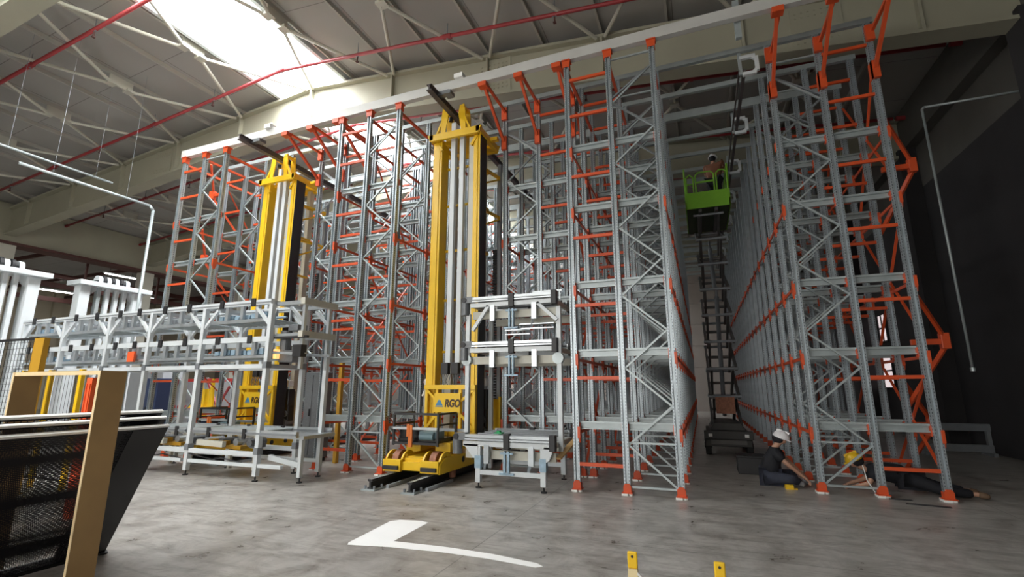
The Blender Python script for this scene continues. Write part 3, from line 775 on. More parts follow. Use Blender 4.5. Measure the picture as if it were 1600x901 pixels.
# left-hand line: bays of a tall white conveyor frame
def bay(x0, x1, y0, y1, lab, end=False, low=True):
    t = thing('roller_conveyor', lab, 'conveyor', (x0, y0, 0), 0, 'white conveyor frames on the left')
    W = x1 - x0; D = y1 - y0
    posts = [(0.05, 0), (0.05, D)] + ([(W, 0), (W, D)] if end else [])
    for xx, yy in posts:
        p = MB().box(xx - .045, xx + .045, yy - .045, yy + .045, .09, 3.22).build('post', 'white_steel', t, bevel=.006); foot(p, xx, yy)
        for z in (2.06, .52): MB().box(xx - .048, xx + .055, yy - .06, yy + .06, z - .06, z + .06).build('post_clamp', 'galv_dark', p)
    for yy in (0, D):
        MB().box(0, W - .004, yy - .04, yy + .04, 3.22, 3.32).build('top_rail', 'white_steel', t)
        MB().box(.002, W - .006, yy - .05, yy - .042, 3.25, 3.27).build('rail_groove', 'galv_dark', t)
        MB().box(.1, W - .006, yy - .035, yy + .035, 2.50, 2.60).build('middle_rail', 'white_steel', t)
        MB().box(.002, W - .006, yy - .035, yy + .035, 2.0, 2.08).build('lower_rail', 'white_steel', t)
        MB().box(.1, W - .006, yy + .02, yy + .06, 2.90, 2.96).build('shelf_rail', 'aluminium', t)
        MB().box(.1, W - .006, yy + .02, yy + .06, 2.20, 2.25).build('shelf_rail', 'aluminium', t)
        MB().bar((.07, yy, 2.82), (.42, yy, 3.18), .055).build('knee_brace', 'white_steel', t); MB().bar((W - .04, yy, 2.84), (W - .40, yy, 3.18), .055).build('knee_brace', 'white_steel', t)
    for xx in (.05, W - .05):
        MB().box(xx - .03, xx + .03, 0, D, 3.22, 3.30).build('side_rail', 'aluminium', t)
        MB().box(xx - .03, xx + .03, 0, D, 2.0, 2.08).build('side_rail', 'aluminium', t)
    for z in (3.30, 2.58):
        for xx in (W * .30, W * .76): MB().box(xx - .05, xx + .05, -.075, -.04, z - .11, z + .05).build('clamp_block', 'black', t, bevel=.006)
    for z in (2.98, 2.27):
        b = MB(); random.seed(int(z * 100) + int(x0 * 10)); blue = end or x0 < -14.5
        for i in range(9 if blue else 3):
            xx = W * .18 + i * W * .08; h = random.uniform(.04, .12); b.box(xx, xx + W * .06, .08, .30, z, z + h)
        b.tube((.3, .15, z + .06), (W - .1, .15, z + .06), .03, 8); b.tube((.3, .45, z + .05), (W - .1, .45, z + .05), .025, 8)
        b.build('pneumatic_unit', 'blue_part' if blue else 'aluminium', t)
        r = MB()
        for i in range(10): r.tube((.2 + i * (W - .4) / 9, .05, z - .03), (.2 + i * (W - .4) / 9, D - .05, z - .03), .022, 8)
        r.build('rollers', 'galv_beam', t)
        for xx in (W * .36, W * .58, W * .80):
            MB().box(xx - .04, xx + .04, -.02, .04, z - .02, z + .26).build('side_bracket', 'aluminium', t)
            MB().box(xx - .02, xx + .02, D - .1, D - .05, z, z + .3).build('side_bracket', 'cabinet', t)
    if low:
        for yy in (0, D):
            MB().box(.002, W - .006, yy - .04, yy + .04, .42, .50).build('low_rail', 'white_steel', t)
            MB().box(.15, W + (.9 if end else -.05), yy - .03, yy + .03, .78, .88).build('table_rail', 'aluminium', t)
            MB().box(.15, W + (.9 if end else -.05), yy - .05, yy - .03, .81, .84).build('table_groove', 'galv_dark', t)
            for xx in (W * .32, W * .82): MB().box(xx - .04, xx + .04, yy - .06, yy - .03, .72, .90).build('clamp_block', 'black', t, bevel=.006)
            MB().box(.1, W + (.6 if end else -.1), yy - .03, yy + .03, .24, .30).build('floor_tie', 'white_steel', t)
            MB().bar((.3, yy, .62), (1.0, yy, .60), .08, .10).build('table_bracket', 'cream_steel', t)
        r = MB()
        for i in range(14): r.tube((.2 + i * (W - .3) / 13, .05, .84), (.2 + i * (W - .3) / 13, D - .05, .84), .025, 8)
        r.build('rollers', 'galv_beam', t)
        MB().box(.3, 1.25, .15, .7, .50, .56).box(.4, .55, .1, .25, .56, .66).box(.7, .85, .1, .25, .56, .64).build('drive_tray', 'yellow_dark', t)
        for i, xx in enumerate((.25, .65, 1.05, 1.4)):
            MB().tube((xx, .2, .62), (xx, .55, .62), .07, 12).box(xx - .1, xx + .1, .3, .5, .52, .6).build('small_motor', 'motor_grey' if i % 2 else 'aluminium', t)
        MB().path([(.1, -.02, .40), (.6, .1, .30), (1.0, -.02, .36), (1.5, .0, .30)], .012, 6).build('floor_cable', 'black', t)
        for xx in (W * .35, W * .7):
            MB().box(xx - .03, xx + .03, D * .5 - .03, D * .5 + .03, .09, .80).build('table_leg', 'cream_steel', t)
    if end:
        m_ = MB().box(W + .18, W + .42, .25, .50, 2.72, 2.84).tube((W + .10, .3, 2.30), (W + .10, .3, 2.72), .10, 16).box(W + .05, W + .40, .2, .5, 2.12, 2.34)
        m_.build('gear_motor', 'motor_grey', t, bevel=.008)
        MB().box(W + .02, W + .10, .10, .18, 2.18, 2.36).build('warning_lamp', 'amber', t)
        for z in (3.24, 2.62):
            for yy in (.12, D - .12): MB().box(W, W + .75, yy - .03, yy + .03, z - .04, z + .03).build('outfeed_rail', 'aluminium', t)
            MB().box(W + .70, W + .80, 0, D, z - .06, z + .06).build('outfeed_end', 'cream_steel', t)
        for yy in (.12, D - .12):
            MB().bar((W + .02, yy, 2.3), (W + .80, yy, 2.25), .05).bar((W + .70, yy, 1.98), (W + .70, yy, 3.2), .06).bar((W + .35, yy, 3.16), (W + .70, yy, 2.85), .05).build('outfeed_stay', 'aluminium', t)
        MB().box(W + .05, W + .85, .05, .12, 2.55, 2.59).box(W + .60, W + .80, 0.0, .14, 2.20, 2.42).build('sensor_arm', 'black', t)
        lg = MB().box(W + .66, W + .74, D - .14, D - .06, .09, 2.3).build('post', 'white_steel', t); foot(lg, W + .70, D - .1)
        MB().box(W + .05, W + .95, .1, D, .74, .80).build('outfeed_table', 'aluminium', t)
        lg = MB().box(W + .80, W + .87, .15, .22, .09, .76).build('table_leg', 'white_steel', t); foot(lg, W + .84, .19)
        MB().bar((W + .1, .18, .40), (W + .82, .18, .30), .07, .09).build('table_tie', 'white_steel', t)
    return t
mat('yellow_dark', (0.50, 0.27, 0.02), 0.5); mat('amber', (0.85, 0.45, 0.12), 0.4, emit=(1, .55, .2), emit_s=1.2)
bay(-9.45, -7.58, 6.70, 7.58, 'white conveyor frame nearest the big crane, with outfeed arms on its right', end=True)
bay(-11.10, -9.45, 6.70, 7.58, 'white conveyor frame in the middle of the left line, before the left crane')
bay(-12.55, -11.10, 6.70, 7.58, 'white conveyor frame left of the racks, behind the plywood post', low=False)
bay(-14.30, -12.55, 6.70, 7.58, 'white conveyor frame second from the far left end, above the plywood stand', low=False)
bay(-16.05, -14.30, 6.70, 7.58, 'white conveyor frame at the far left end, before the portal lifts', low=False)
o = MB().box(-.14, .14, -.03, .03, -.12, .12).bar((0, .03, -.12), (0, .03, -.55), .03).build('warning_sign', 'orange_sign', None) if False else None
mat('sign_orange', (0.85, 0.12, 0.03), 0.5)
o = MB().box(-.11, .11, -.02, .02, -.11, .11).box(-.03, .03, .02, .06, -.11, .02).build('marker_board', 'sign_orange', None, (-11.45, 6.62, 2.30))
tag(o, 'small square orange board on the white conveyor frame at the left', 'board')

# portal lifts at the far left
def portal(x, y0, lab):
    t = thing('portal_lift', lab, 'lift', (x, y0, 0), 0, 'white portal lifts')
    for yy in (0.12, 1.55):
        MB().box(-.16, .16, yy - .13, yy + .13, 0, 4.60).build('column', 'white_steel', t, bevel=.012)
        MB().prism([(yy - .12, 4.60), (yy + .42, 4.60), (yy + .12, 4.30), (yy - .12, 4.30)] if yy < 1 else [(yy + .12, 4.60), (yy - .42, 4.60), (yy - .12, 4.30), (yy + .12, 4.30)], 'x', -.03, .03).build('gusset', 'white_steel', t)
    MB().box(-.36, .34, -.12, 1.85, 4.60, 4.74).build('head_plate', 'white_steel', t, bevel=.012)
    for yy in (.55, .78, 1.0, 1.3):
        MB().tube((-.15, yy - .055, 4.86), (-.15, yy + .055, 4.86), .15, 18).box(-.3, .0, yy - .055, yy + .055, 4.72, 4.86).build('pulley_cover', 'white_steel', t)
    for yy in (.665, .89, 1.13): MB().tube((-.15, yy - .04, 4.87), (-.15, yy + .04, 4.87), .17, 18).build('pulley', 'black', t)
    for yy in (.50, .74, .98, 1.2):
        MB().box(-.06, .10, yy - .045, yy + .045, .3, 4.60).build('lift_belt', 'white_steel' if yy > .6 else 'galv_beam', t)
    MB().box(-.3, .3, 0, 1.7, .12, .35).build('base_frame', 'cabinet', t)
portal(-16.9, 8.05, 'white portal lift with four columns beside the hanging pipe')
portal(-16.9, 5.45, 'white portal lift cut by the left edge of the picture')

# pipes dropping from the roof on the left and right
def pipe(name, pts, r, m, lab, hang=None):
    t = thing(name, lab, 'pipe', pts[0]); p0 = Vector(pts[0])
    MB().path([tuple(Vector(p) - p0) for p in pts], r, 10).build('pipe_run', m, t, smooth=True)
    for h in hang or []:
        h = Vector(h) - p0; MB().tube(tuple(h), (h.x, h.y, roof_z(h.x + p0.x) - .02 - p0.z), .004, 5).build('pipe_hanger', 'galv_dark', t)
    return t
pipe('drop_pipe', [(-16.0, 5.9, 7.33), (-16.0, 9.08, 7.33), (-16.0, 9.2, 7.21), (-16.0, 9.2, 0.0)], .042, 'galv_beam', 'pale pipe running level then dropping straight down beside the portal lift', [(-16.0, 6.6, 7.33), (-16.0, 8.4, 7.33)])
pipe('service_pipe', [(-16.75, 5.0, 7.92), (-16.75, 8.35, 7.92)], .035, 'galv_beam', 'upper pale pipe hanging level under the roof at the left', [(-16.75, 5.9, 7.92), (-16.75, 7.9, 7.92)])
pipe('drop_pipe', [(6.72, 11.5, 7.38), (4.76, 11.5, 7.38), (4.72, 11.5, 7.34), (4.72, 11.5, 2.0)], .024, 'galv_beam', 'thin pale pipe hanging down in front of the dark right wall')
MB().tube((4.72, 11.5, 2.0), (4.72, 11.5, 1.93), .04, 8).build('pipe_end', 'galv_beam', [o for o in bpy.data.objects if o.name.startswith('drop_pipe')][-1], (-6.72, -11.5, -7.38))

# ------------------------------------------------------------ scissor lift and its operator
t = thing('scissor_lift', 'raised green scissor lift with black base at the end of the right aisle', 'lift', (.5, 13.2, 0))
b = MB().box(-.52, .52, .0, 2.2, .22, .42).box(-.55, .55, -.12, .02, .40, .60).box(-.50, .50, .0, 2.2, .42, .55)
b.prism([(-.42, .60), (.42, .60), (.30, .78), (-.30, .78)], 'y', .0, 2.0)
b.build('chassis', 'lift_dark', t, bevel=.015)
for x in (-.47, .47):
    for yy in (.28, 1.9): wheel(x, yy, .22, .22, .14).build('wheel', 'tyre', t, bevel=.01)
MB().box(-.45, -.36, -.14, -.11, .46, .53).box(.36, .45, -.14, -.11, .46, .53).build('marker_light', 'plastic_white', t)
MB().box(-.40, .40, -.05, -.02, .28, .38).build('front_step', 'lift_grey', t)
N = 8; z0, z1 = .72, 6.25; hh = (z1 - z0) / N
for i in range(N):
    za, zb = z0 + i * hh, z0 + (i + 1) * hh
    for s in (-1, 1):
        MB().bar((s * .33, .15, za), (s * .33, 1.95, zb), .06, .12).build('scissor_arm', 'lift_grey', t)
        MB().bar((s * .25, 1.95, za), (s * .25, .15, zb), .06, .12).build('scissor_arm', 'lift_grey', t)
    MB().tube((-.38, .15, zb), (.38, .15, zb), .035, 10).build('cross_tube', 'galv_dark', t)
    MB().tube((-.38, 1.95, zb), (.38, 1.95, zb), .035, 10).build('cross_tube', 'galv_dark', t)
    MB().tube((-.33, 1.05, (za + zb) / 2), (.33, 1.05, (za + zb) / 2), .04, 10).build('pivot_tube', 'lift_grey', t)
for a, c in (((0, 1.2, .9), (0, .35, 2.6)), ((.03, 1.3, 2.6), (.03, .35, 4.0)), ((0, .35, 4.2), (0, 1.3, 5.6))):
    MB().tube(a, c, .055, 12).tube(c, tuple(Vector(c) + (Vector(c) - Vector(a)).normalized() * .3), .03, 10).build('hydraulic_ram', 'galv_dark', t)
MB().box(-.22, .22, .1, .16, 1.0, 1.4).build('cover_panel', 'rust', t)
pl = MB().box(-.54, .54, -.15, 2.05, 6.34, 6.42).build('platform_floor', 'green_dark', t)
for x in (-.2, .2): MB().box(x - .04, x + .04, -.1, 2.0, 6.26, 6.34).build('platform_joist', 'lift_grey', t)
MB().box(-.56, .56, -.18, -.14, 6.34, 6.80).box(-.56, -.52, -.18, 2.05, 6.34, 6.55).box(.52, .56, -.18, 2.05, 6.34, 6.55).box(-.56, .56, 2.0, 2.05, 6.34, 6.55).build('toe_board', 'green', t, bevel=.006)
MB().box(-.11, .02, -.187, -.181, 6.64, 6.72).box(-.16, .14, -.187, -.181, 6.52, 6.58).build('decal', 'pale_green', t) if False else None
def loop(x0, x1, y_, za, zb, r=.02):
    return MB().path([(x0, y_, za), (x0, y_, zb - .08), (x0 + .08, y_, zb), (x1 - .08, y_, zb), (x1, y_, zb - .08), (x1, y_, za)], r, 8)
loop(-.50, -.32, -.16, 6.8, 7.32).build('guard_rail', 'green', t); loop(-.26, .20, -.16, 6.8, 7.36).build('guard_rail', 'green', t); loop(.26, .52, -.16, 6.8, 7.36).build('guard_rail', 'green', t)
MB().tube((-.5, -.16, 7.05), (-.32, -.16, 7.05), .018).tube((-.26, -.16, 7.08), (.2, -.16, 7.08), .03).build('guard_rail', 'green', t)
for s in (-1, 1):
    MB().path([(s * .54, -.12, 6.5), (s * .54, -.12, 7.52), (s * .54, 2.0, 7.52), (s * .54, 2.0, 6.5)], .022, 8).tube((s * .54, -.12, 7.0), (s * .54, 2.0, 7.0), .018, 8).tube((s * .54, .9, 6.5), (s * .54, .9, 7.52), .018, 8).build('guard_rail', 'green', t)
MB().path([(-.54, 2.0, 7.52), (.54, 2.0, 7.52)], .022, 8).tube((-.54, 2.0, 7.0), (.54, 2.0, 7.0), .018).build('guard_rail', 'green', t)

# ------------------------------------------------------------ people
def skin_obj(name, nodes, edges, m, parent, grow=0.0, sub=1, root=None):
    keys = list(nodes); idx = {k: i for i, k in enumerate(keys)}
    me = bpy.data.meshes.new(name); me.from_pydata([nodes[k][0] for k in keys], [(idx[a], idx[b]) for a, b in edges], [])
    me.materials.append(MATS[m]); o = bpy.data.objects.new(name, me); COL.objects.link(o); o.parent = parent
    sk = o.modifiers.new('skin', 'SKIN'); sk.use_smooth_shade = True
    sv = me.skin_vertices[0].data if me.skin_vertices else None
    if sv is None:
        import bmesh
        bm = bmesh.new(); bm.from_mesh(me); bm.verts.layers.skin.verify(); bm.to_mesh(me); bm.free(); sv = me.skin_vertices[0].data
    for k in keys:
        r = nodes[k][1]; r = r if isinstance(r, tuple) else (r, r)
        sv[idx[k]].radius = (r[0] + grow, r[1] + grow); sv[idx[k]].use_root = (k == (root or keys[0]))
    if sub: s_ = o.modifiers.new('subdiv', 'SUBSURF'); s_.levels = sub; s_.render_levels = sub
    return o
def person(lab, loc, rz, J, shirt, trousers, shoe, hat):
    """J gives joint positions in the figure's own space, z up, facing +x"""
    t = thing('person', lab, 'person', loc, rz)
    V = {k: Vector(v) for k, v in J.items()}
    n = {}; e = []
    n['pelvis'] = (V['pelvis'], (.10, .09)); n['waist'] = (V['pelvis'].lerp(V['chest'], .45), (.09, .08)); n['chest'] = (V['chest'], (.10, .08))
    n['neck'] = (V['neck'], .055); hd = (V['head'] - V['neck']).normalized(); n['jaw'] = (V['neck'].lerp(V['head'], .55) + V['face'] * .02, .062)
    n['skull'] = (V['head'], .092); n['crown'] = (V['head'] + hd * .07, .075)
    n['brow'] = (V['head'] + V['face'] * .045 - hd * .01, .06); n['nose'] = (V['head'] + V['face'] * .108 - hd * .035, .014)
    e += [('pelvis', 'waist'), ('waist', 'chest'), ('chest', 'neck'), ('neck', 'jaw'), ('jaw', 'skull'), ('skull', 'crown'), ('skull', 'brow'), ('brow', 'nose')]
    for s in 'lr':
        n['sh' + s] = (V['sh' + s], .05); n['el' + s] = (V['el' + s], .042); n['wr' + s] = (V['wr' + s], .028)
        e += [('chest', 'sh' + s), ('sh' + s, 'el' + s), ('el' + s, 'wr' + s)]
        d = (V['wr' + s] - V['el' + s]).normalized(); side = d.cross(Vector((0, 0, 1)))
        side = side.normalized() if side.length > .1 else Vector((0, 1, 0)); nrm = side.cross(d)
        pm = V['wr' + s] + d * .06; n['pa' + s] = (pm, (.036, .018)); e.append(('wr' + s, 'pa' + s))
        for i, (o_, ln) in enumerate(((-.03, .062), (-.010, .075), (.010, .070), (.03, .055))):
            a = pm + d * .035 + side * o_; b_ = a + d * ln * .5 - nrm * .012; c_ = b_ + d * ln * .35 - nrm * .03
            n['f%s%da' % (s, i)] = (a, .010); n['f%s%db' % (s, i)] = (b_, .009); n['f%s%dc' % (s, i)] = (c_, .008)
            e += [('pa' + s, 'f%s%da' % (s, i)), ('f%s%da' % (s, i), 'f%s%db' % (s, i)), ('f%s%db' % (s, i), 'f%s%dc' % (s, i))]
        a = V['wr' + s] + d * .03 + side * .035; b_ = a + d * .035 + side * .022 - nrm * .01
        n['t%sa' % s] = (a, .012); n['t%sb' % s] = (b_, .009); e += [('wr' + s, 't%sa' % s), ('t%sa' % s, 't%sb' % s)]
        n['hi' + s] = (V['hi' + s], .07); n['kn' + s] = (V['kn' + s], .045); n['an' + s] = (V['an' + s], .036); n['to' + s] = (V['to' + s], .035)
        e += [('pelvis', 'hi' + s), ('hi' + s, 'kn' + s), ('kn' + s, 'an' + s), ('an' + s, 'to' + s)]
    skin_obj('body', n, e, 'skin', t)
    sh = {'pelvis': (V['pelvis'], (.19, .16)), 'waist': (n['waist'][0], (.185, .16)), 'chest': (V['chest'], (.20, .17))}
    se = [('pelvis', 'waist'), ('waist', 'chest')]
    sh['col'] = (V['chest'].lerp(V['neck'], .62), .075); se.append(('chest', 'col'))
    for s in 'lr':
        sh['sh' + s] = (V['sh' + s], .078); sh['sl' + s] = (V['sh' + s].lerp(V['el' + s], .75), .058); se += [('chest', 'sh' + s), ('sh' + s, 'sl' + s)]
    skin_obj('shirt', sh, se, shirt, t, .018)
    tr = {'pelvis': (V['pelvis'], (.165, .14))}; te = []
    for s in 'lr':
        tr['hi' + s] = (V['hi' + s], .10); tr['kn' + s] = (V['kn' + s], .066); tr['an' + s] = (V['kn' + s].lerp(V['an' + s], .92), .052); te += [('pelvis', 'hi' + s), ('hi' + s, 'kn' + s), ('kn' + s, 'an' + s)]
        d = V['to' + s] - V['an' + s]
        skin_obj('shoe', {'a': (V['an' + s], .048), 'b': (V['an' + s] + d * .55, .045), 'c': (V['to' + s] + d.normalized() * .03, .034)}, [('a', 'b'), ('b', 'c')], shoe, t, .008)
    skin_obj('trousers', tr, te, trousers, t, .016)
    # hair band and helmet follow the head axis
    hax = (hd * .6 + Vector((0, 0, 1)) * .8 + V['face'] * .15).normalized()
    rot = Vector((0, 0, 1)).rotation_difference(hax).to_matrix().to_4x4()
    hm = MB().ball((0, 0, 0), .122, 18, 8, 1.10, .92, 1.0, half=True).tube((0, 0, -.010), (0, 0, .008), .126, 20)
    hm.prism([(.08, -.09), (.165, -.05), (.165, .05), (.08, .09)], 'z', -.010, .004); hm.box(-.10, .10, -.012, .012, .09, .126)
    for nm, mb, m, off in (('safety_helmet', hm, hat, .028), ('hair', MB().ball((-.02, 0, 0), .10, 14, 8, 1, .92, 1), 'shirt', .0)):
        o = mb.build(nm, m, t, smooth=False)
        yaw = math.atan2(V['face'].y, V['face'].x)
        o.matrix_local = Matrix.Translation(V['head'] + hax * off - V['face'] * (.0 if nm == 'safety_helmet' else .012)) @ rot @ Matrix.Rotation(yaw, 4, 'Z')
    return t
# seated worker at the front foot of the right rack, arms forward (faces +x)
J = dict(pelvis=(0, 0, .13), chest=(.10, 0, .50), neck=(.17, 0, .66), head=(.24, 0, .76), face=(.93, -.1, -.3),
         shl=(.12, .19, .56), shr=(.12, -.19, .56), ell=(.30, .24, .40), elr=(.30, -.22, .38), wrl=(.50, .12, .20), wrr=(.52, -.12, .17),
         hil=(.02, .11, .13), hir=(.02, -.11, .13), knl=(.36, .30, .16), knr=(.34, -.28, .15), anl=(.40, -.02, .07), anr=(.46, .02, .07), tol=(.50, -.14, .06), tor=(.58, .10, .06))
person('seated person in dark shirt and white helmet working beside the right rack foot', (.96, 9.78, 0), R(-6), J, 'shirt', 'jeans', 'shoe', 'helmet')
# worker on the lift
J = dict(pelvis=(0, 0, .95), chest=(.02, 0, 1.32), neck=(.03, 0, 1.50), head=(.06, 0, 1.63), face=(1, 0, .1),
         shl=(.02, .20, 1.42), shr=(.02, -.20, 1.42), ell=(.16, .26, 1.20), elr=(.2, -.25, 1.22), wrl=(.38, .14, 1.28), wrr=(.42, -.12, 1.32),
         hil=(0, .10, .90), hir=(0, -.10, .90), knl=(.03, .11, .50), knr=(.01, -.11, .50), anl=(0, .11, .08), anr=(-.02, -.11, .08), tol=(.13, .13, .05), tor=(.11, -.13, .05))
person('person in brown shirt and white helmet standing on the raised green lift', (.74, 13.75, 6.42), R(70), J, 'brown_shirt', 'shirt', 'boot', 'helmet')
# worker crouched forward on the floor inside the right rack, head to the left
J = dict(pelvis=(0, 0, .25), chest=(.40, 0, .30), neck=(.60, 0, .33), head=(.69, 0, .42), face=(.75, 0, -.55),
         shl=(.48, .19, .28), shr=(.48, -.19, .28), ell=(.56, .26, .12), elr=(.56, -.26, .12), wrl=(.76, .18, .05), wrr=(.78, -.14, .05),
         hil=(0, .11, .22), hir=(0, -.11, .22), knl=(-.38, .16, .09), knr=(-.36, -.18, .10), anl=(-.76, .13, .07), anr=(-.72, -.15, .07), tol=(-.88, .14, .05), tor=(-.84, -.16, .05))
person('person in dark clothes and yellow helmet bent low inside the right rack', (2.98, 9.85, 0), R(172), J, 'shirt', 'shirt', 'boot', 'helmet_yellow')
o = MB().box(-.06, .06, -.04, .04, 0, .07).tube((-.062, 0, .035), (-.066, 0, .035), .022, 10).box(.04, .12, -.015, .015, .0, .02).build('measuring_tape', 'yellow', None, (1.21, 9.42, 0), bevel=.008)
tag(o, 'small yellow measuring tape on the floor beside the seated person', 'tape measure')
# a cord of the crouching worker and loose pieces
o = MB().path([(2.30, 9.55, .42), (2.32, 9.5, .2), (2.40, 9.45, .02)], .008, 6).build('strap_cord', 'plastic_white')
tag(o, 'pale cord hanging beside the yellow helmeted person', 'cord')
for x, y_, rz, l, n_ in ((2.85, 8.85, -.12, .5, 'nearer'), (2.62, 9.15, -.1, .28, 'farther')):
    o = MB().prism([(-l / 2, -.02), (l / 2, -.035), (l / 2, .035), (-l / 2, .02)], 'z', 0, .012).build('floor_strip', 'black', None, (x, y_, 0)); o.rotation_euler = (0, 0, rz)
    tag(o, '%s of two flat black strips on the floor before the right rack' % n_, 'strip', 'flat black strips')
o = MB().box(-.25, .25, -.22, .22, 0, .32).box(-.27, .27, -.24, .24, .30, .34).build('tool_case', 'black', None, (.78, 10.9, 0), bevel=.01)
tag(o, 'dark tool case on the floor behind the seated person', 'case')

# ------------------------------------------------------------ foreground: plywood frame with leaning black mesh panels
def goal(y_, x0, x1, zt, lab, w=.20):
    t = thing('plywood_stand', lab, 'stand', (x0, y_, 0))
    W = x0 - x1
    for x in (0, -W):
        p = MB().box(x - .014, x + .014, 0, w, 0, zt).build('stand_post', 'wood', t)
        MB().box(x - .0145, x + .0145, -.004, 0, 0, zt).build('post_edge', 'wood_edge', p)
    MB().box(-W + .014, -.014, 0, .03, zt - .035, zt).build('crossbar', 'wood_edge', t)
    return t
goal(2.52, -4.74, -6.05, 1.79, 'tall plywood stand with pale edges holding the black panels')
for i, (dx, dz, n_) in enumerate(((0, 0, 'front'), (-.10, .09, 'middle'), (-.20, .16, 'rear'))):
    t = thing('mesh_panel', '%s one of three black perforated panels leaning in the plywood stand' % n_, 'panel', (-5.77 + dx, 0, .015), 0, 'black perforated panels')
    H = 1.43 + dz; lean = math.atan2(.70, 1.25)
    t.rotation_euler = (0, lean, R(-1.5) * 0)
    ya, yb = .5, 3.37
    MB().box(-.004, .004, ya + .06, yb - .30, .03, H - .012).build('perforated_sheet', 'perf', t)
    MB().box(-.012, .012, yb - .32, yb, 0, H).box(-.012, .012, ya, yb, 0, .035).box(-.012, .012, ya, yb, H - .012, H).box(-.012, .012, ya, ya + .08, 0, H).build('sheet_border', 'black_gloss', t)
    MB().box(-.016, .016, ya, yb, H, H + .022).build('edge_highlight', 'plastic_white', t)  # light catching the top edge, added as a white strip
    MB().box(-.02, .03, yb - .05, yb + .02, -.012, .02).build('corner_foot', 'black', t)
# safety fence further left
t = thing('safety_fence', 'black wire mesh safety fence with wide yellow end post at the left edge', 'fence', (-10.42, 4.55, 0))
MB().box(-4.0, .0, -.015, .015, 2.44, 2.48).box(-4, 0, -.015, .015, .15, .19).box(-.05, 0, -.02, .02, .1, 2.48).box(-2.1, -2.06, -.02, .02, .1, 2.48).build('fence_frame', 'black', t)
g = MB()
for i in range(40): g.box(-4 + i * .1, -4 + i * .1 + .006, -.003, .003, .15, 2.46)
for i in range(23): g.box(-4, 0, -.004, .002, .2 + i * .1, .205 + i * .1)
g.build('wire_mesh', 'black', t)
MB().box(0.0, .28, -.04, .04, 0, 2.46).box(-.02, .30, -.06, .06, 0, .02).box(.0, .28, -.045, -.04, 1.9, 1.93).build('end_post', 'yellow_dark', t)
t = thing('machine_fence', 'black mesh fence on thin yellow posts behind the plywood stand', 'fence', (-11.55, 4.95, 0))
for x in (.0, .85, 1.75): MB().box(x - .03, x + .03, -.03, .03, 0, 1.95).box(x + .03, x + .05, -.03, .03, .1, 1.95).build('fence_post', 'yellow', t)
MB().box(0, 1.75, -.012, .012, 1.90, 1.93).box(0, 1.75, -.012, .012, .15, .18).build('fence_frame', 'black', t)
g = MB()
for i in range(18): g.box(i * .1, i * .1 + .004, -.002, .002, .15, 1.92)
g.build('wire_mesh', 'black', t)
o = MB().box(-.06, .06, -.05, .05, 0, 1.78).box(-.05, -.03, -.06, -.05, .1, 1.7).box(.02, .04, -.06, -.05, .1, 1.7).build('red_panel', 'sign_orange', None, (-7.72, 4.05, 0))
tag(o, 'narrow red orange panel standing just behind the plywood stand', 'panel')
o = MB().prism([(-.25, 0), (.25, 0), (.16, 1.35), (-.10, 1.35)], 'y', -.02, .02).build('white_board', 'plastic_white', None, (-7.9, 3.35, 0))
tag(o, 'white board leaning up behind the left plywood post', 'board')

# machinery and cabinets seen through the frames at the left
def cabinet(x, y_, w_, d_, h_, m, lab):
    t = thing('machine_cabinet', lab, 'cabinet', (x, y_, 0))
    MB().box(-w_ / 2, w_ / 2, -d_ / 2, d_ / 2, .08, h_).build('cabinet_body', m, t, bevel=.02)
    MB().box(-w_ / 2 + .04, w_ / 2 - .04, -d_ / 2 + .04, d_ / 2 - .04, 0, .08).build('plinth', 'black', t)
    MB().box(-w_ / 2 + .06, -.01, -d_ / 2 - .015, -d_ / 2, .15, h_ - .08).build('door', m, t)
    MB().box(.01, w_ / 2 - .06, -d_ / 2 - .015, -d_ / 2, .15, h_ - .08).build('door', m, t)
    MB().box(-.06, -.03, -d_ / 2 - .035, -d_ / 2 - .015, h_ * .5, h_ * .5 + .16).build('door_handle', 'black', t)
cabinet(-17.6, 13.2, 3.0, .8, 1.9, 'cabinet', 'wide grey machine cabinet behind the red braced rail')
cabinet(-20.8, 13.0, 2.4, .9, 2.3, 'cabinet', 'tall grey machine cabinet left of the racks')
cabinet(-8.45, 9.0, .5, .35, 2.0, 'motor_grey', 'dark grey control cabinet standing right of the left crane')
cabinet(-14.6, 9.3, .6, .5, 1.9, 'navy', 'dark blue machine cabinet behind the conveyor line')
t = thing('guard_barrier', 'red braced guard barrier before the grey cabinet at left', 'barrier', (-17.3, 12.2, 0))
for z in (.95, 1.9): MB().box(-2.1, 2.1, -.03, .03, z - .05, z + .05).build('barrier_rail', 'red_paint' if 'red_paint' in MATS else 'sign_orange', t)
for x in (-2.1, -.7, .7, 2.1): MB().box(x - .04, x + .04, -.04, .04, 0, 2.0).build('barrier_post', 'galv', t)
for x in (-2.1, .7): MB().bar((x + .05, -.03, 1.9), (x + .7, -.03, .95), .06).bar((x + 1.35, -.03, 1.9), (x + .7, -.03, .95), .06).build('barrier_brace', 'red_pipe', t)
MB().box(-2.1, 2.1, -.05, .05, .72, .80).build('barrier_shelf', 'white_steel', t)
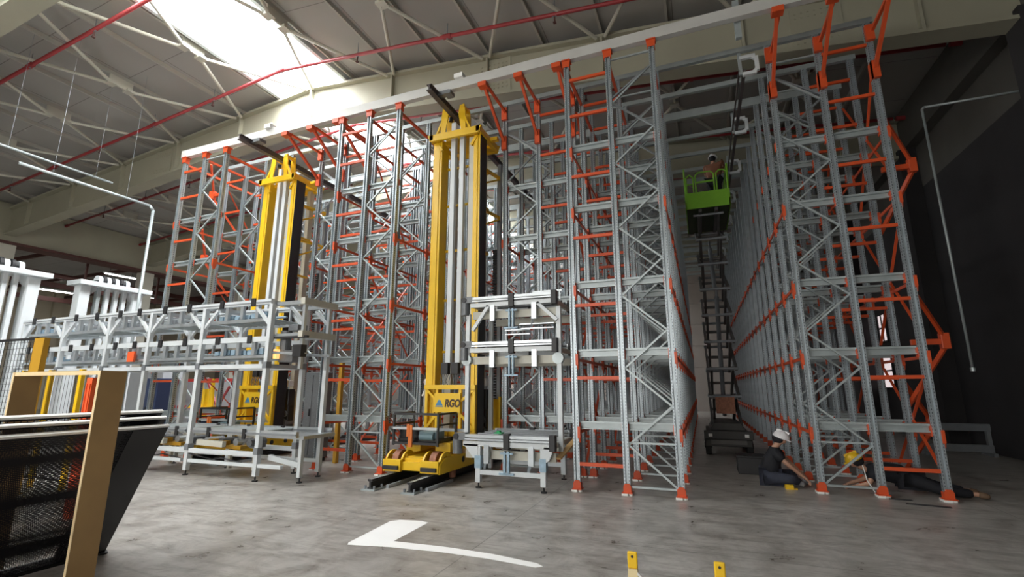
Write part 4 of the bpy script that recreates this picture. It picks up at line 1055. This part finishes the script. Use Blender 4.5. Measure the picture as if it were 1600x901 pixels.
for i, (x, y_) in enumerate(((-13.75, 10.3), (-15.2, 11.0))):
    t = thing('machine_stand', '%s yellow framed machine stand with blue motors at left' % ('nearer', 'farther')[i], 'machine', (x, y_, 0), 0, 'yellow machine stands')
    for xx in (-.3, .3): MB().box(xx - .04, xx + .04, -.04, .04, 0, 1.6).build('leg', 'yellow', t)
    MB().box(-.4, .4, -.1, .1, 1.0, 1.08).prism([(-.1, 1.08), (.1, 1.08), (.03, 1.9), (-.03, 1.9)], 'y', -.03, .03).build('top_frame', 'yellow', t)
    MB().tube((-.25, 0, .55), (.25, 0, .55), .14, 14).box(-.3, .3, -.15, .15, .3, .42).build('motor', 'navy', t)
    MB().box(-.3, .3, -.2, .2, .68, .80).build('tray', 'white_steel', t)
# tall yellow guide posts in the racking
for i, (x, y_, h_) in enumerate(((-7.72, 8.9, 2.25),)):
    tag(MB().box(-.045, .045, -.045, .045, 0, h_).build('guard_post', 'yellow_dark', None, (x, y_, 0), bevel=.005), 'slim dark yellow post at the foot of the rack left of the big crane', 'post')

# neighbouring hall: lamps, brown beams, hangers
lampm = MB().box(-.8, .8, -.09, .09, -.04, 0).mesh('tube_light', 'lamp')
k = 0
for x, y_, z_ in ((-32.5, 17.5, 8.3), (-44, 21, 8.0), (-42, 18.3, 8.3), (-40, 18.0, 8.0), (-41, 14.5, 8.3), (-38, 22, 8.2)):
    t = thing('hall_lamp', 'bright lamp of the neighbouring hall at the left, hung %s' % ('nearest the rack', 'lowest and farthest left', 'between the portal lifts', 'beside the brown beam', 'above the left portal lift', 'farthest back')[k], 'lamp', (x, y_, z_), R(90), 'lamps of the neighbouring hall'); k += 1
    MB().box(-.9, .9, -.13, .13, 0, .07).build('lamp_housing', 'white_steel', t); inst('tube_light', lampm, t)
    MB().tube((-.6, 0, .05), (-.6, 0, 9.32 - z_), .01, 5).tube((.6, 0, .05), (.6, 0, 9.32 - z_), .01, 5).build('lamp_wire', 'black', t)
for i, (x, z_) in enumerate(((-34, 7.2), (-37.5, 8.4), (-41, 7.4))):
    trim(MB().box(x - .08, x + .08, YF, YB, z_, z_ + .3), 'brown_steel')
for y_ in range(-6, 36, 4):
    trim(MB().box(XL - 18, XL, y_ - .06, y_ + .06, 8.7, 8.9), 'brown_steel')
for y_ in (8, 12, 16, 20, 24):
    trim(MB().box(-33.1, -33, y_ - .05, y_ + .05, 7.0, 9.3), 'brown_steel')
# pale pallet of lumber by the dark wall on the right
for z_, n_ in ((.08, 'lower'), (.58, 'upper')):
    mb = MB().box(-.75, .75, -.06, .06, z_, z_ + .17)
    for i in range(8): mb.box(-.72 + i * .19, -.62 + i * .19, -.066, -.06, z_ + .04, z_ + .12)
    if z_ < .3: mb.box(-.7, -.62, -.3, .3, 0, .08).box(.62, .7, -.3, .3, 0, .08)
    else: mb.box(.66, .74, -.05, .05, .25, .58).box(-.74, -.66, -.05, .05, .25, .58)
    tag(mb.build('steel_girder', 'galv_dark', None, (5.75, 15.6, 0)), '%s of two grey steel girders lying by the dark right wall' % n_, 'girder', 'grey girders by the right wall')
# windows in the right wall
for i, (y0, y1, z0, z1) in enumerate(((21.9, 22.7, 3.35, 4.4), (23.0, 24.4, 3.35, 4.4), (21.9, 24.4, 1.6, 2.9))):
    o = struct(MB().box(XR - .03, XR + .01, y0, y1, z0, z1).build('window_%d' % (20 + i), 'pane'))
    fr = MB()
    for yy in (y0, (y0 + y1) / 2, y1): fr.box(XR - .06, XR, yy - .03, yy + .03, z0, z1)
    for zz in (z0, (z0 + z1) / 2, z1): fr.box(XR - .06, XR, y0, y1, zz - .03, zz + .03)
    fr.build('window_frame', 'wall_dark', o)

# sun patch painted on the floor, and yellow lugs in the foreground
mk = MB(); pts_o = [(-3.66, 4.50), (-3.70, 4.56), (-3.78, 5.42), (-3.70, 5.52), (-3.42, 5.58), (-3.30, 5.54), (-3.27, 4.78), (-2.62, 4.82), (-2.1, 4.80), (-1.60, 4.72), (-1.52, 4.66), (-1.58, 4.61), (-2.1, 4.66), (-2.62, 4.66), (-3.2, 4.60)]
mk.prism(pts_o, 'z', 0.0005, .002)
tag(mk.build('sun_patch', 'sun_patch_white'), 'white L shaped sun patch painted on the concrete floor in the foreground', 'painted sun patch')
for x, n_ in ((-.51, 'left'), (.015, 'right')):
    t = thing('lifting_lug', '%s of two yellow lugs with a hole at the bottom edge' % n_, 'lug', (x, 3.45, .075), 0, 'yellow lugs at the bottom edge')
    MB().box(-.032, .032, -.012, .012, .42, .52).build('lug_plate', 'yellow', t, bevel=.008)
    MB().tube((0, -.0135, .492), (0, -.0125, .492), .009, 12).build('lug_hole', 'black', t)
    MB().prism([(-.03, .42), (.03, .42), (.045, .18), (.06, -.075), (-.06, -.075), (-.035, .2)], 'y', -.02, .02).build('lug_stem', 'cream_yellow' if 'cream_yellow' in MATS else 'wood_edge', t)
    MB().path([(.03, -.02, .40), (.09, -.02, .34), (.10, -.02, .2), (.12, -.02, -.065)], .008, 6).build('lug_cord', 'plastic_white', t)
